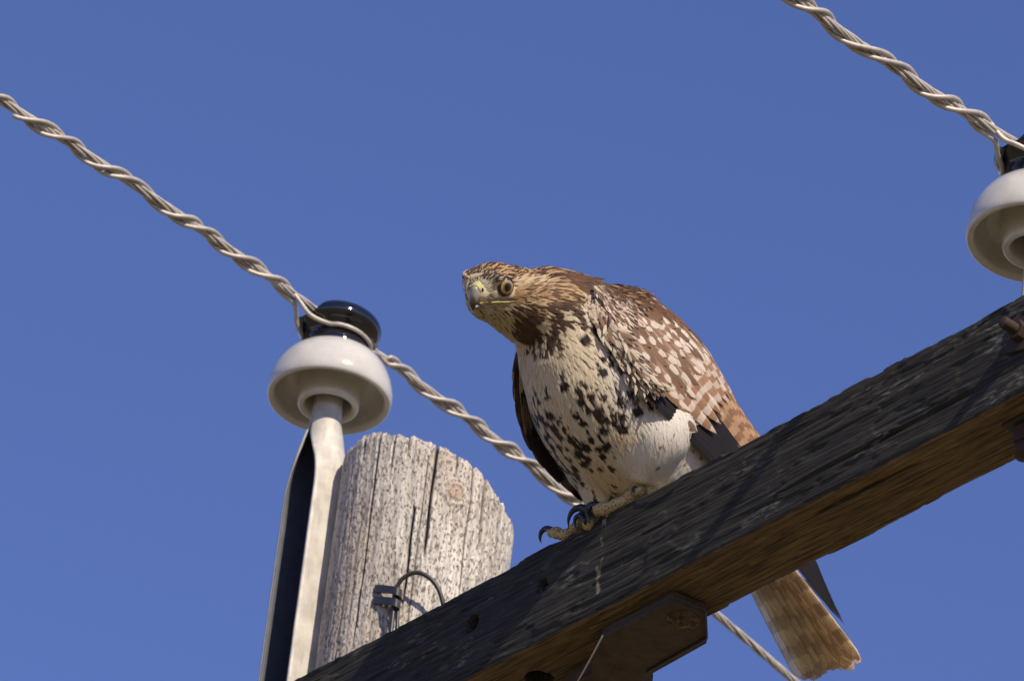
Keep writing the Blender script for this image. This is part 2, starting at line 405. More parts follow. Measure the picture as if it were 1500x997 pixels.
POLE_TOP = zat(632, 650); KNOT_Z = zat(668, 716)
CSIGN = 1.0
_a = math.atan2(-F_[1], -F_[0]); CSIGN = 1.0 if (math.cos(_a+.1)*R_[0]+math.sin(_a+.1)*R_[1]) > 0 else -1.0
pole = build_pole()

# ------------------------------------------------------------------ insulators
M_white = mat_porcelain('white_porcelain', (.60, .575, .51), .16)
M_black = mat_porcelain('black_glaze', (.006, .006, .009), .10, .0)
M_galv = mat_galv(); M_alu = mat_alu()
IS = 1.10
def make_insulator():
    root = empty('insulator', (0, 0, 0))
    # skirt: outer dome, rolled lip, inner bowl, boss, pin hole
    prof = [(.0375, .0535), (.041, .0525), (.047, .049), (.0535, .0425), (.0590, .034), (.0635, .0235), (.0662, .012), (.0668, .004), (.0655, -.0015), (.0632, -.0035),
            (.0605, -.0025), (.0580, .0008), (.0570, .006), (.0555, .014), (.051, .022), (.045, .026), (.039, .027), (.0352, .024), (.0342, .016), (.0338, .002), (.0332, -.006),
            (.0320, -.0105), (.0292, -.0125), (.0262, -.0110), (.0242, -.0070), (.0232, .0), (.0225, .012), (.021, .03), (.001, .032)]
    # refine
    pr = spline(prof, 110)*IS; V, F = lathe(pr, 96)
    mesh_obj('skirt', V, [f[::-1] for f in F], M_white, root)
    prof = [(.0372, .0535), (.0372, .058), (.0356, .063), (.0345, .068), (.0352, .073), (.0385, .078), (.0432, .082), (.0455, .086), (.0458, .0895), (.0445, .094), (.0405, .099),
            (.035, .103), (.028, .1055), (.018, .107), (.008, .1075), (.0005, .1075)]
    pr = spline(prof, 70); V, F = lathe(pr, 96)
    g = .0840 + np.maximum(0, np.abs(V[:, 0])-.0095)**2*95          # wire saddle along Y
    V[:, 2] = np.where(V[:, 2] > .0840, np.minimum(V[:, 2], np.maximum(g, .0840)), V[:, 2]); V = V*IS
    mesh_obj('head', V, F, M_black, root)
    return root
def copy_tree(o, parent=None):
    c = o.copy(); COL.objects.link(c); c.parent = parent
    for ch in list(o.children): copy_tree(ch, c)
    return c
INS1 = at(482, 584, 1, .0655); INS2 = at(1521, 353, 1, 0.)
ins1 = make_insulator(); ins1.location = INS1 + np.array([0, 0, .0])
ins1['label'] = 'white insulator with black top on the steel bracket beside the pole'; ins1['category'] = 'insulator'; ins1['group'] = 'line insulators'
ins2 = copy_tree(ins1); ins2.location = INS2
ins2['label'] = 'white insulator with black top above the crossarm at the right edge'

# pin of the second insulator
pin = empty('insulator_pin', (INS2[0], 0, ZT), 'steel pin holding the insulator at the right end of the crossarm', 'pin')
hh = INS2[2]-ZT
M_rust = mat_simple('rusty_steel', (.045, .026, .016), .75, .2, .4, 300, .5)
M_darksteel = mat_simple('dark_steel', (.05, .042, .033), .6, .5, .3, 250, .4)
V, F = lathe([(.001, hh+.030), (.0115, hh+.028), (.012, hh), (.014, .012), (.024, .010), (.026, .004), (.026, .001), (.001, .001)], 32); mesh_obj('pin_shaft', V, F, M_galv, pin)
V, F = prism([(-.017, -.017), (.017, -.017), (.017, .017), (-.017, .017)], -AH-.006, -AH-.0015); o = mesh_obj('washer', V, F, M_darksteel, pin, False); bevel(o, .001)
V, F = prism([(.013*math.cos(k*math.pi/3), .013*math.sin(k*math.pi/3)) for k in range(6)], -AH-.024, -AH-.006); o = mesh_obj('nut', V, F, M_rust, pin, False); bevel(o, .0015)
V, F = tube([(0, 0, -AH-.04), (0, 0, -AH-.02)], .009, 16); mesh_obj('threaded_end', V, F, M_rust, pin)

# ------------------------------------------------------------------ pole top bracket (channel drawn to a round pin)
def build_bracket():
    root = empty('pole_top_bracket', (INS1[0], INS1[1], INS1[2]), 'galvanised steel channel bracket under the left insulator, open on its shaded side', 'bracket'); root.rotation_euler = (0, 0, rad(-6))
    # cross sections (x, y) around the mid line of the sheet; open towards -Y
    N = 41
    def chan(w_, d_, r=.007, lip=.0):
        pts = [(-w_/2, -d_/2), (-w_/2, d_/2-r)]
        for k in range(5): a = math.pi-k/4*math.pi/2; pts.append((-w_/2+r+r*math.cos(a), d_/2-r+r*math.sin(a)))
        for k in range(5): a = math.pi/2-k/4*math.pi/2; pts.append((w_/2-r+r*math.cos(a), d_/2-r+r*math.sin(a)))
        pts.append((w_/2, -d_/2))
        P = np.array(pts); L = np.concatenate([[0], np.cumsum(np.hypot(*np.diff(P, axis=0).T))]); t = np.linspace(0, L[-1], N)
        return np.stack([np.interp(t, L, P[:, 0]), np.interp(t, L, P[:, 1])], 1)
    def ring(r, gap, sx=1.):
        a = np.linspace(-math.pi/2-gap, -math.pi/2-2*math.pi+gap, N); return np.stack([r*sx*np.cos(a), r*np.sin(a)], 1)
    C = chan(.064, .046)
    zs = [.022, .0, -.02, -.035, -.048, -.060, -.072, -.086, -.10, -.118, -.14, -.17, -.21, -.26, -.32, -.40, -.55]
    mixs = [0, 0, 0, .02, .07, .17, .33, .55, .76, .92, 1, 1, 1, 1, 1, 1, 1]
    rads = [.0146, .0150, .0158, .0170, .0190, .021, .022, .023, .022, .022, .022, .022, .022, .022, .022, .022, .022]
    secs = []
    for z, m, r in zip(zs, mixs, rads):
        A = ring(r, .03+.0*m); secs.append(np.column_stack([A*(1-m)+C*m, np.full(N, z)]))
    secs = np.array(secs)
    # smooth in z
    S = np.array([spline(secs[:, j], 90) for j in range(N)]).transpose(1, 0, 2)
    wob = .0007*(vn(S[..., 2]/.03, S[..., 0]*50, 5)-.5); S[..., 0] += wob
    # thickness
    Tn = np.gradient(S, axis=1); Tz = np.gradient(S, axis=0); nn = np.cross(Tn, Tz); nn /= np.linalg.norm(nn, axis=2)[..., None]+1e-12
    t = .0015; A, B = S+nn*t, S-nn*t; M, K = S.shape[:2]
    V = np.concatenate([A.reshape(-1, 3), B.reshape(-1, 3)]); o2 = M*K; F = []
    if (A[60, 0]-S[60, 0])[0] > 0: A, B = B, A; V = np.concatenate([A.reshape(-1, 3), B.reshape(-1, 3)])
    for i in range(M-1):
        for j in range(K-1):
            a = i*K+j; F.append((a, a+1, a+K+1, a+K)); F.append((o2+a, o2+a+K, o2+a+K+1, o2+a+1))
        for j in (0, K-1): a = i*K+j; F.append((a, a+K, o2+a+K, o2+a))
    for j in range(K-1): F.append((j, o2+j, o2+j+1, j+1)); a = (M-1)*K+j; F.append((a, a+1, o2+a+1, o2+a))
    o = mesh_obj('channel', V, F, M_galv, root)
    o.data.materials.append(mat_simple('painted_shade_steel', (.055, .062, .075), .6, .1, .3, 60, .5))  # shade of the channel's hollow put into the colour of its inner faces
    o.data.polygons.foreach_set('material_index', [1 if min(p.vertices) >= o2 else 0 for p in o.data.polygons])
    bm = bmesh.new(); bm.from_mesh(o.data); bmesh.ops.recalc_face_normals(bm, faces=bm.faces)
    bm.to_mesh(o.data); bm.free()
    o.data.polygons.foreach_set('use_smooth', [True]*len(o.data.polygons))
    V, F = tube([(0, 0, -.01), (0, 0, .03)], .0128, 24); mesh_obj('lead_thread', V, F, M_darksteel, root)
    # bolt through the web into the pole
    V, F = lathe([(.001, .012), (.010, .012), (.012, .009), (.012, 0), (.001, 0)], 6); o = mesh_obj('bolt_head', V, F, M_galv, root, False); o.rotation_euler = (math.pi/2, 0, 0); o.location = (0, .020, -.30)
    V, F = lathe([(.001, .055), (.007, .055), (.007, 0), (.001, 0)], 12); o = mesh_obj('bolt_shank', V, F, M_galv, root); o.rotation_euler = (-math.pi/2, 0, 0); o.location = (.02, .020, -.36)
    return root
build_bracket()

# ------------------------------------------------------------------ conductors and ties
def wire_path(x0, zi, pts):                # z(y) from measured points through the saddle
    ys, zs = zip(*pts); return lambda y: np.interp(y, ys, zs)
def fitpath(pix, X, saddle):
    L = sorted([tuple(at(x, y, 0, X)[1:]) for x, y in pix]+[saddle])
    ys = np.array([p[0] for p in L]); zs = np.array([p[1] for p in L])
    lo = ys <= saddle[0]; hi = ys >= saddle[0]
    def f(y):
        y = np.asarray(y, float)
        def side(m):
            k = zs[m]-saddle[1]; dy = ys[m]-saddle[0]; A = np.stack([dy, dy**2], 1); s = np.linalg.lstsq(A, k, rcond=None)[0]; return s
        a = side(lo) if lo.sum() > 2 else np.array([0, 0]); b = side(hi) if hi.sum() > 2 else a
        d = y-saddle[0]
        za = saddle[1]+a[0]*d+np.clip(a[1], -.4, .4)*d*d; zb = saddle[1]+b[0]*d+np.clip(b[1], -.4, .4)*d*d
        k = sm(-.06, .06, d)
        return za*(1-k)+zb*k
    return f
def conductor(name, X, f, y0, y1, label, tie_l, tie_r, ins):
    root = empty(name, (X, ins[1], ins[2]), label, 'wire', 'overhead line wires'); o0 = np.array([X, ins[1], ins[2]])
    Y = np.concatenate([np.arange(y0, y1, .006)]); Zc = f(Y)
    base = np.stack([0*Y+X, Y, Zc], 1)
    pr = []
    for k in range(6):
        a = -2*np.pi*Y/.125+k*np.pi/3+.5*np.sin(Y*3+k)
        P = base+.0034*np.stack([np.cos(a), 0*a, np.sin(a)], 1); V, F = tube(P-o0, .00165, 8); 
        mesh_obj('strand', V, F, M_alu, root)
    V, F = tube(base-o0, .0019, 6); mesh_obj('core_strand', V, F, M_alu, root)
    # tie wires: double helix on each side, carried round the neck of the insulator
    rn = .0365*IS; nz = ins[2]+.0695*IS
    for k, ph in enumerate((0., 1.9)):
        def hel(Ys):
            a = 2*np.pi*(Ys-ins[1])/.103+ph+.4+.35*np.sin(Ys*17+k*2)+.2*np.sin(Ys*41); r = .0074+.0005*np.sin(Ys*60+k)
            return np.stack([X+r*np.cos(a), Ys, f(Ys)+r*np.sin(a)], 1)
        sgn = 1 if k == 0 else -1
        segs = []
        if tie_l: segs.append(hel(np.arange(ins[1]-tie_l+k*.034, ins[1]-.075, .004)))
        angs = np.linspace(-np.pi/2, np.pi/2, 11)[2:-2] if sgn > 0 else np.linspace(-np.pi/2, -3*np.pi/2, 11)[2:-2]
        r_ = rn+.0006
        loop = np.array([[X+r_*math.cos(a), ins[1]+r_*math.sin(a), nz+.003*math.sin(a*1)*0+.004*(k)-.003*math.sin(a)] for a in angs])
        pre = segs[0] if segs else None
        ctrl = []
        if pre is not None: ctrl += [pre[-1]]
        ctrl += [np.array([X+sgn*.005, ins[1]-.063, f(ins[1]-.06)-.008]), np.array([X+sgn*.013, ins[1]-.0515, nz+.009])]
        ctrl += list(loop)
        ctrl += [np.array([X+sgn*.013, ins[1]+.0515, nz+.008]), np.array([X+sgn*.006, ins[1]+.063, f(ins[1]+.06)-.008])]
        post = hel(np.arange(ins[1]+.075, ins[1]+tie_r-k*.04, .004)) if tie_r else None
        if post is not None: ctrl += [post[0]]
        mid = spline(ctrl, 70)
        P = np.vstack([q for q in (pre[:-1] if pre is not None else None, mid, post[1:] if post is not None else None) if q is not None])
        V, F = tube(P-o0, .0027, 10); mesh_obj('tie_wire', V, F, M_alu, root)
    return root
SZ = .0865*IS+.0062
f1 = fitpath([(0, 148), (110, 212), (230, 295), (340, 368), (600, 548), (700, 622), (800, 698), (860, 744), (1045, 905), (1170, 997)], INS1[0], (INS1[1], INS1[2]+SZ))
f2 = fitpath([(1165, 0), (1300, 88), (1400, 155), (1470, 210)], INS2[0], (INS2[1], INS2[2]+SZ))
conductor('twisted_wire', INS1[0], f1, -2.6, 3.4, 'long twisted metal wire from upper left over the left insulator and behind the hawk', .525, .52, INS1)
conductor('twisted_wire', INS2[0], f2, -2.6, 3.4, 'twisted metal wire in the upper right corner leading to the right insulator', .60, .52, INS2)

# ------------------------------------------------------------------ cable loop and clamp on the pole
M_rubber = mat_simple('black_rubber', (.035, .032, .032), .42, 0, .2, 300, .4)
def on_pole(x, y, off):                    # pixel -> point at distance off in front of the pole's surface
    d = V_ + (x-750)/FPX*CR - (y-498.5)/FPX*CU
    o = CAM[:2]-np.array([PX, PY]); a = d[:2]@d[:2]; b = 2*o@d[:2]; c = o@o-(PR+off)**2
    t = (-b-math.sqrt(max(0, b*b-4*a*c)))/(2*a); return CAM+d*t
def build_cable():
    o0 = on_pole(575, 900, .012)
    root = empty('cable_loop', o0, 'thin black cable bent in a loop on the front of the pole', 'cable')
    px = [(566, 985, .012), (571, 940, .012), (575, 905, .013), (578, 872, .014), (582, 858, .016), (592, 845, .02), (610, 838, .024), (628, 845, .026), (641, 860, .026), (648, 880, .024), (652, 905, .02), (655, 945, .016)]
    P = spline([on_pole(*p) for p in px], 70)-o0
    V, F = tube(P, .0026, 12); mesh_obj('cable', V, F, M_rubber, root)
    P2 = spline([on_pole(*p) for p in ((579, 985, .01), (581, 930, .01), (583, 890, .011), (584, 868, .011))], 20)-o0
    V, F = tube(P2, .0022, 10); mesh_obj('cable_end', V, F, M_rubber, root)
    c0 = on_pole(576, 872, .008)
    cl = empty('cable_clamp', c0, 'dark curved strap clamp holding the black cable against the pole', 'clamp')
    for nm, dz, w0 in (('strap', .0075, 0), ('strap', -.0075, 0)):
        pts = []
        for (x, y, off) in ((548, 870, .0015), (556, 870, .003), (566, 871, .008), (574, 872, .016), (581, 874, .019), (586, 877, .015), (586, 880, .007), (584, 882, .001)):
            p = on_pole(x, y, off); p[2] += dz; pts.append(p)
        P = spline(pts, 26)-c0; T, N, B = frames(P); V, F = [], []
        up = np.array([0, 0, 1.])
        for i in range(len(P)):
            s_ = np.cross(T[i], up); s_ /= np.linalg.norm(s_)
            for (a, b) in ((-.0052, -.0009), (.0052, -.0009), (.0052, .0009), (-.0052, .0009)): V.append(P[i]+up*a+s_*b)
        n = 4; F = [(i*n+j, i*n+(j+1) % n, (i+1)*n+(j+1) % n, (i+1)*n+j) for i in range(len(P)-1) for j in range(n)]+[(3, 2, 1, 0), tuple(range(len(V)-4, len(V)))]
        o = mesh_obj(nm, V, F, M_rubber, cl, False); bevel(o, .0004)
    p = on_pole(588, 876, .009)-c0; V, F = lathe([(.0005, .004), (.0035, .0035), (.005, .001), (.005, 0), (.0005, 0)], 16); o = mesh_obj('screw_head', V, F, M_darksteel, cl); o.location = p; o.rotation_euler = (math.pi/2, 0, -.6)
build_cable()

# ------------------------------------------------------------------ bolt on the crossarm's face, top right
def build_bolt():
    p = at(1500, 490, 1, -AW/2); c = np.array([p[0], -AW/2, p[2]])
    root = empty('crossarm_bolt', c, 'threaded bolt end with nut and square washer on the upper right of the crossarm', 'bolt'); root.scale = (.72, .72, .72)
    V, F = prism([(-.027, -.027), (.027, -.027), (.027, .027), (-.027, .027)], 0, .005); o = mesh_obj('washer', V, F, M_rust, root, False); o.rotation_euler = (math.pi/2, .25, 0); o.location = (0, -.0005, 0); bevel(o, .001)
    V, F = prism([(.0155*math.cos(k*math.pi/3), .0155*math.sin(k*math.pi/3)) for k in range(6)], .005, .018); o = mesh_obj('nut', V, F, M_rust, root, False); o.rotation_euler = (math.pi/2, 0, 0); bevel(o, .0012)
    prof = [(.0005, .042), (.0068, .042), (.0078, .041)]
    z = .040
    while z > .012: prof += [(.0088, z), (.0074, z-.0012)]; z -= .0024
    V, F = lathe(prof, 24); o = mesh_obj('bolt_shank', V, [f[::-1] for f in F], M_rust, root); o.rotation_euler = (math.pi/2, 0, 0)
build_bolt()

# ------------------------------------------------------------------ brace under the crossarm
def build_brace():
    zb = ZT-AH-.0005
    pl = [at(x, y, 2, zb-.008) for x, y in ((986, 872), (1034, 891), (1036, 934), (948, 983), (925, 1012), (846, 1012), (884, 925))]
    c = np.mean(pl, axis=0)
    root = empty('crossarm_brace', (c[0], c[1], zb), 'dark rusty brace with cut corners bolted to the underside of the crossarm', 'brace')
    o0 = np.array([c[0], c[1], zb]); tgt = np.array([PX+.06, AW/2+.02, ZT-.75])-o0
    poly = [(p[0]-c[0], p[1]-c[1]) for p in pl]
    M_br = mat_simple('tarred_brace', (.060, .040, .025), .7, .1, .9, 90, .8)
    rp = spline([at(x, y, 2, zb-.0165)-o0 for x, y in ((930, 898), (986, 873), (1033, 892), (1035, 934), (950, 982))], 60)
    k_ = [at(x, y, 2, zb-.0165)-o0 for x, y in ((900, 915), (986, 873), (1033, 892), (1035, 934), (948, 983))]; rp = np.vstack([np.linspace(k_[i], k_[i+1], 12, endpoint=False) for i in range(4)]+[k_[-1:]])
    V, F = tube(rp, .0016, 8); mesh_obj('raised_rim', V, F, M_darksteel, root)
    V, F = prism(poly, -.015, -.001); o = mesh_obj('end_plate', V, F, M_br, root, False); bevel(o, .0015)
    # sloping limb running down towards the pole
    a0 = np.array([at(890, 1000, 2, zb-.02)[0]-c[0], at(890, 1000, 2, zb-.02)[1]-c[1], -.010]); path = spline([a0+np.array([.03, -.004, .002]), a0, a0+np.array([-.05, .004, -.03]), (a0+tgt)/2+np.array([-.0, 0, 0]), tgt], 40)
    V = []; up = np.array([0, 1., 0]); T, N, B = frames(path)
    for i, p in enumerate(path):
        s_ = np.cross(T[i], up); s_ /= np.linalg.norm(s_); k = min(1, i/9)
        w_ = .040-.012*k; t_ = .005+.010*k
        for a, b in ((-w_, -t_), (w_, -t_), (w_, t_), (-w_, t_)): V.append(p+up*a+s_*b)
    n = 4; F = [(i*n+j, i*n+(j+1) % n, (i+1)*n+(j+1) % n, (i+1)*n+j) for i in range(len(path)-1) for j in range(n)]+[(3, 2, 1, 0), tuple(range(len(V)-4, len(V)))]
    o = mesh_obj('brace_limb', V, F, M_br, root, False); bevel(o, .0025)
    p = at(1001, 907, 2, zb-.015); q = p-o0
    V, F = lathe([(.0005, -.0075), (.006, -.0078), (.0078, -.006), (.0085, -.003), (.0125, -.0034), (.0160, -.0030), (.0175, -.0012), (.0180, .001)], 40)
    V = np.array(V); V[:, 2] += .0012*(vn(V[:, 0]/.004, V[:, 1]/.004, 3)-.5); V[:, 0] *= 1.05
    rb = NT('flaking_rust'); rv = rb.obj(); rn = rb.noise(rv, 150, 5, .65)
    rb.set(Base_Color=rb.mix(rb.rng(rn, .40, .72), (.025, .015, .008), (.20, .125, .05)), Roughness=.8); rb.bump(rn, .8, .0015)
    o = mesh_obj('bolt_head', V, F, rb.m, root); o.location = (q[0], q[1], q[2])
    P = spline([at(x, y, 2, zb-.022)-o0 for x, y in ((883, 930), (866, 962), (845, 1000), (835, 1020))], 20); V, F = tube(P, .0010, 6); mesh_obj('thin_wire', V, F, M_galv, root)
build_brace()
#HAWK
# ------------------------------------------------------------------ hawk
# local axes: x = the bird's left, y = towards its tail, z = up; origin on the crossarm's front top edge
HO = P0.copy()
def bp(x, y, l):                           # pixel -> hawk coordinates on the plane x = l
    return at(x, y, 0, l)-HO
def bq(x, y, f):                           # pixel -> hawk coordinates on the plane y = -f
    return at(x, y, 1, HO[1]-f)-HO
hawk = empty('hawk', HO, 'brown and white hawk with spotted belly crouching on the crossarm', 'hawk')
M_feather = mat_feather()
def nrm(v): v = np.asarray(v, float); return v/(np.linalg.norm(v, axis=-1, keepdims=True)+1e-12)
# head frame
hy = nrm(-.45*CR-.13*CU-.88*V_); hz = CU+.12*CR; hz = nrm(hz-hy*(hz@hy)); hx = np.cross(hy, hz)
if hx @ CR < 0: hx = -hx
HM = np.stack([hx, hy, hz], 1)             # columns
EYE = np.array([.0235, .0135, .0035])
HC = bp(741, 420, .019) - HM@EYE           # skull centre
def H(p): return HC + HM@np.asarray(p, float)
def Hinv(P): return (np.asarray(P)-HC)@HM

def ellipsoid(c, r, M=np.eye(3), n=28, m=18):
    V = [np.asarray(c)+M@(np.array(r)*[math.sin(p)*math.cos(t), math.sin(p)*math.sin(t), math.cos(p)]) for p in np.linspace(.001, math.pi-.001, m) for t in np.linspace(0, 2*math.pi, n, endpoint=False)]
    F = [(i*n+j, (i+1)*n+j, (i+1)*n+(j+1) % n, i*n+(j+1) % n) for i in range(m-1) for j in range(n)]+[tuple(range(n)), tuple(range((m-1)*n, m*n))[::-1]]
    return V, F
def loft(C, n=36, m=60):                   # C rows: x, y, z, a(lateral), b(perp)
    S = spline(np.array(C, float), m); P = S[:, :3]; T = nrm(np.gradient(P, axis=0)); X = np.array([1., 0, 0])
    V = []
    for i in range(m):
        x_ = nrm(X-T[i]*(X@T[i])); y_ = np.cross(T[i], x_)
        for t in np.linspace(0, 2*np.pi, n, endpoint=False): V.append(P[i]+x_*S[i, 3]*math.cos(t)+y_*S[i, 4]*math.sin(t))
    F = [(i*n+j, i*n+(j+1) % n, (i+1)*n+(j+1) % n, (i+1)*n+j) for i in range(m-1) for j in range(n)]+[tuple(range(n))[::-1], tuple(range((m-1)*n, m*n))]
    return V, F
LF, RF_ = np.array([.020, .020, .013]), np.array([-.034, .006, .012])     # foot centres
torso = [(0, -.172, .178, .020, .022), (0, -.150, .180, .034, .036), (0, -.128, .183, .044, .051), (0, -.098, .176, .058, .068), (0, -.060, .154, .072, .080), (0, -.022, .118, .081, .083),
         (0, .022, .096, .080, .080), (0, .062, .077, .072, .066), (0, .100, .062, .055, .048), (0, .135, .040, .030, .018), (0, .150, .034, .012, .008)]
parts = [loft(torso)]
parts.append(ellipsoid(H((0, -.004, .000)), (.0300, .035, .0240), HM))
parts.append(ellipsoid(H((0, .020, -.004)), (.0185, .021, .0165), HM))
parts.append(ellipsoid(H((0, -.011, -.016)), (.0310, .032, .0235), HM))
parts.append(ellipsoid(H((0, .008, -.020)), (.0150, .026, .0150), HM))
parts.append(ellipsoid(H((.0185, .014, .0120)), (.0085, .0155, .0050), HM)); parts.append(ellipsoid(H((-.0185, .014, .0120)), (.0085, .0155, .0050), HM))
for t_ in (.25, .5, .75):
    c = H((0, -.014, -.008))*(1-t_)+np.array([0, -.130, .178])*t_; parts.append(ellipsoid(c, (.032+.010*t_, .032, .031+.012*t_)))
def leg_loft(hip, mid, ank, r0, r1, r2): return loft([(*hip, r0*.9, r0), (*((np.array(hip)+mid)/2), r0, r0), (*mid, r1, r1), (*ank, r2, r2)], 24, 20)
parts.append(loft([(.046, .016, .112, .034, .038), (.052, .010, .088, .036, .038), (.054, .004, .066, .031, .033), (.045, .004, .048, .023, .025), (.033, .006, .034, .0155, .016), (.026, .008, .024, .010, .010)], 24, 26))
parts.append(ellipsoid((0, .058, .064), (.055, .050, .034)))
parts.append(leg_loft((-.040, .000, .085), (-.036, .002, .045), (-.034, .004, .014), .038, .025, .013))
V, F = merge(parts)
tmp = mesh_obj('body', V, F, None, hawk)
md = tmp.modifiers.new('r', 'REMESH'); md.mode = 'VOXEL'; md.voxel_size = .0032
md = tmp.modifiers.new('s', 'SMOOTH'); md.factor = .5; md.iterations = 7
bpy.context.view_layer.update()
dg = bpy.context.evaluated_depsgraph_get(); me = bpy.data.meshes.new_from_object(tmp.evaluated_get(dg)); tmp.modifiers.clear(); tmp.data = me
me.polygons.foreach_set('use_smooth', [True]*len(me.polygons))
M_skin = mat_simple('downy_underlayer', (.60, .49, .33), .9, 0, .4, 300, .2); me.materials.clear(); me.materials.append(M_skin)
body = tmp
bv = np.empty(len(me.vertices)*3); me.vertices.foreach_get('co', bv); bv = bv.reshape(-1, 3)
bvh = BVHTree.FromPolygons([tuple(v) for v in bv], [tuple(p.vertices) for p in me.polygons])
# shrink the naked body a little so that the plumage covers it
vn_ = np.empty(len(me.vertices)*3); me.vertices.foreach_get('normal', vn_); vn_ = vn_.reshape(-1, 3)
me.vertices.foreach_set('co', (bv-.0012*vn_).ravel().astype(np.float32))
tri = []
for p in me.polygons:
    v = list(p.vertices)
    for k in range(1, len(v)-1): tri.append((v[0], v[k], v[k+1]))
tri = np.array(tri); area = .5*np.linalg.norm(np.cross(bv[tri[:, 1]]-bv[tri[:, 0]], bv[tri[:, 2]]-bv[tri[:, 0]]), axis=1)
cum = np.cumsum(area)/area.sum()
def sample(n):
    i = np.searchsorted(cum, RNG.random(n)); a, b = RNG.random(n), RNG.random(n); k = a+b > 1; a[k], b[k] = 1-a[k], 1-b[k]
    A, B, C = bv[tri[i, 0]], bv[tri[i, 1]], bv[tri[i, 2]]
    return A+(B-A)*a[:, None]+(C-A)*b[:, None]
def poisson(P, R):
    g = {}; keep = []; cs = .012
    for i, (p, r) in enumerate(zip(P, R)):
        k = (int(p[0]//cs), int(p[1]//cs), int(p[2]//cs)); ok = True; m = 1
        for a in range(-m, m+1):
            for b in range(-m, m+1):
                for c in range(-m, m+1):
                    for q in g.get((k[0]+a, k[1]+b, k[2]+c), ()):
                        d = p-P[q]
                        if d@d < r*r: ok = False; break
                    if not ok: break
                if not ok: break
            if not ok: break
        if ok: g.setdefault(k, []).append(i); keep.append(i)
    return np.array(keep)

class Plume:
    def __init__(s): s.V = []; s.F = []; s.A = {k: [] for k in ('fuv', 'ca', 'cb', 'cc', 'par')}; s.n = 0
    def add(s, C, N, S, W, ca, cb=(0, 0, 0), cc=(0, 0, 0), par=(0, 0, 0), camber=.25, nu=5, jag=0.):
        """C centres, N normals, S side vectors, W half widths per row"""
        nt = len(C); us = np.linspace(-1, 1, nu); ts = np.linspace(0, 1, nt)
        C = np.asarray(C)[:, None]; N = np.asarray(N)[:, None]; S = np.asarray(S)[:, None]; W = np.asarray(W)[:, None]
        u = us[None, :]
        V = C + S*(u*W)[..., None] - N*(camber*W*(u**2))[..., None] + N*(.06*W*(1-np.abs(u)))[..., None]
        s.V.append(V.reshape(-1, 3)); n0 = s.n
        i, j = np.meshgrid(np.arange(nt-1), np.arange(nu-1), indexing='ij'); a = n0+i*nu+j
        s.F.append(np.stack([a, a+1, a+nu+1, a+nu], -1).reshape(-1, 4)); s.n += nt*nu
        sd_ = random.random()*40
        s.A['fuv'].append(np.stack([np.broadcast_to(u, (nt, nu)), np.broadcast_to(ts[:, None], (nt, nu)), np.full((nt, nu), sd_)], -1).reshape(-1, 3))
        for k, v in (('ca', ca), ('cb', cb), ('cc', cc), ('par', par)): s.A[k].append(np.broadcast_to(np.array(v, float), (nt*nu, 3)))
    def build(s, name, parent, stuff=False, mat=None):
        o = mesh_obj(name, np.concatenate(s.V), np.concatenate(s.F), mat or M_feather, parent, attrs={k: np.concatenate(v) for k, v in s.A.items()})
        if stuff: o['kind'] = 'stuff'
        return o
def width_profile(t, W, pointed=0.):
    a = np.sqrt(np.clip(1-(1-np.clip(t/.4, 0, 1))**2*.75, 0, 1))
    e = 2.2-1.1*pointed; b = np.clip(1-np.clip((t-.45)/.55, 0, 1)**e, 0, 1)**(.55+.35*pointed)
    return np.maximum(W*a*b, W*.04)
def surf_feather(pl, p, n, d, L, W, nt, nu, lift0, lift1, pointed, bvh_=None, **kw):
    """feather that follows the body's surface from p along d"""
    C = []; N = []; S = []; q = np.array(p, float); d = np.array(d, float); n = np.array(n, float)
    st = L/(nt-1)
    for k in range(nt):
        t = k/(nt-1); C.append(q+n*(lift0+(lift1-lift0)*t)); N.append(n); S.append(nrm(np.cross(n, d)))
        q2 = q+d*st
        if bvh_ is not None:
            h = bvh_.find_nearest(Vector(q2), .03)
            if h[0] is not None:
                hp = np.array(h[0]); hn = np.array(h[1]); n = nrm(n*.45+hn*.55)
                q2 = hp if t < .75 else (hp*.6+q2*.4)
        d = nrm((q2-q) - n*((q2-q)@n)*.6) if k else d; q = q2
    t = np.linspace(0, 1, nt)
    pl.add(C, N, S, width_profile(t, W, pointed), nu=nu, **kw)

# ---- plumage of the body
spine = np.array([c[:3] for c in torso]); sp = spline(spine, 60); spT = nrm(np.gradient(sp, axis=0))
CREAM = np.array([.78, .66, .45]); BUFF = np.array([.58, .44, .25]); WHITE = np.array([.88, .82, .71]); DARK = np.array([.045, .022, .012]); BROWN = np.array([.18, .083, .034]); TAN = np.array([.42, .27, .13])
def jit(c, a=.12): return np.clip(np.array(c)*(1+a*(RNG.random()*2-1)), 0, .9)
HR = np.array([.046, .052, .044]); HQ = np.array([.008, -.012, -.008])
def zones(P, n):
    h = Hinv(P); dh = np.linalg.norm((h-HQ)/HR, axis=-1); lat = np.abs(P[..., 0])
    legl = (P[..., 2] < .128) & (P[..., 0] > .024) & (P[..., 1] > -.040+.35*np.maximum(0, P[..., 2]-.05)) & (P[..., 1] < .085) & (P[..., 2] < .030+1.45*lat)
    legr = (P[..., 2] < .045) & (P[..., 0] < -.018) & (P[..., 1] < .04)
    back = (n[..., 2] > .36 + .3*(P[..., 1] < -.10)) | ((P[..., 1] < -.085) & (n[..., 2] > .22)) | ((P[..., 1] > .03) & (n[..., 2] > .0) & (lat > .03))
    return h, dh, lat, legl, legr, back & (dh > 1.0) & ~((h[..., 0] > .028) & (h[..., 2] < -.010) & (dh < 2.0))
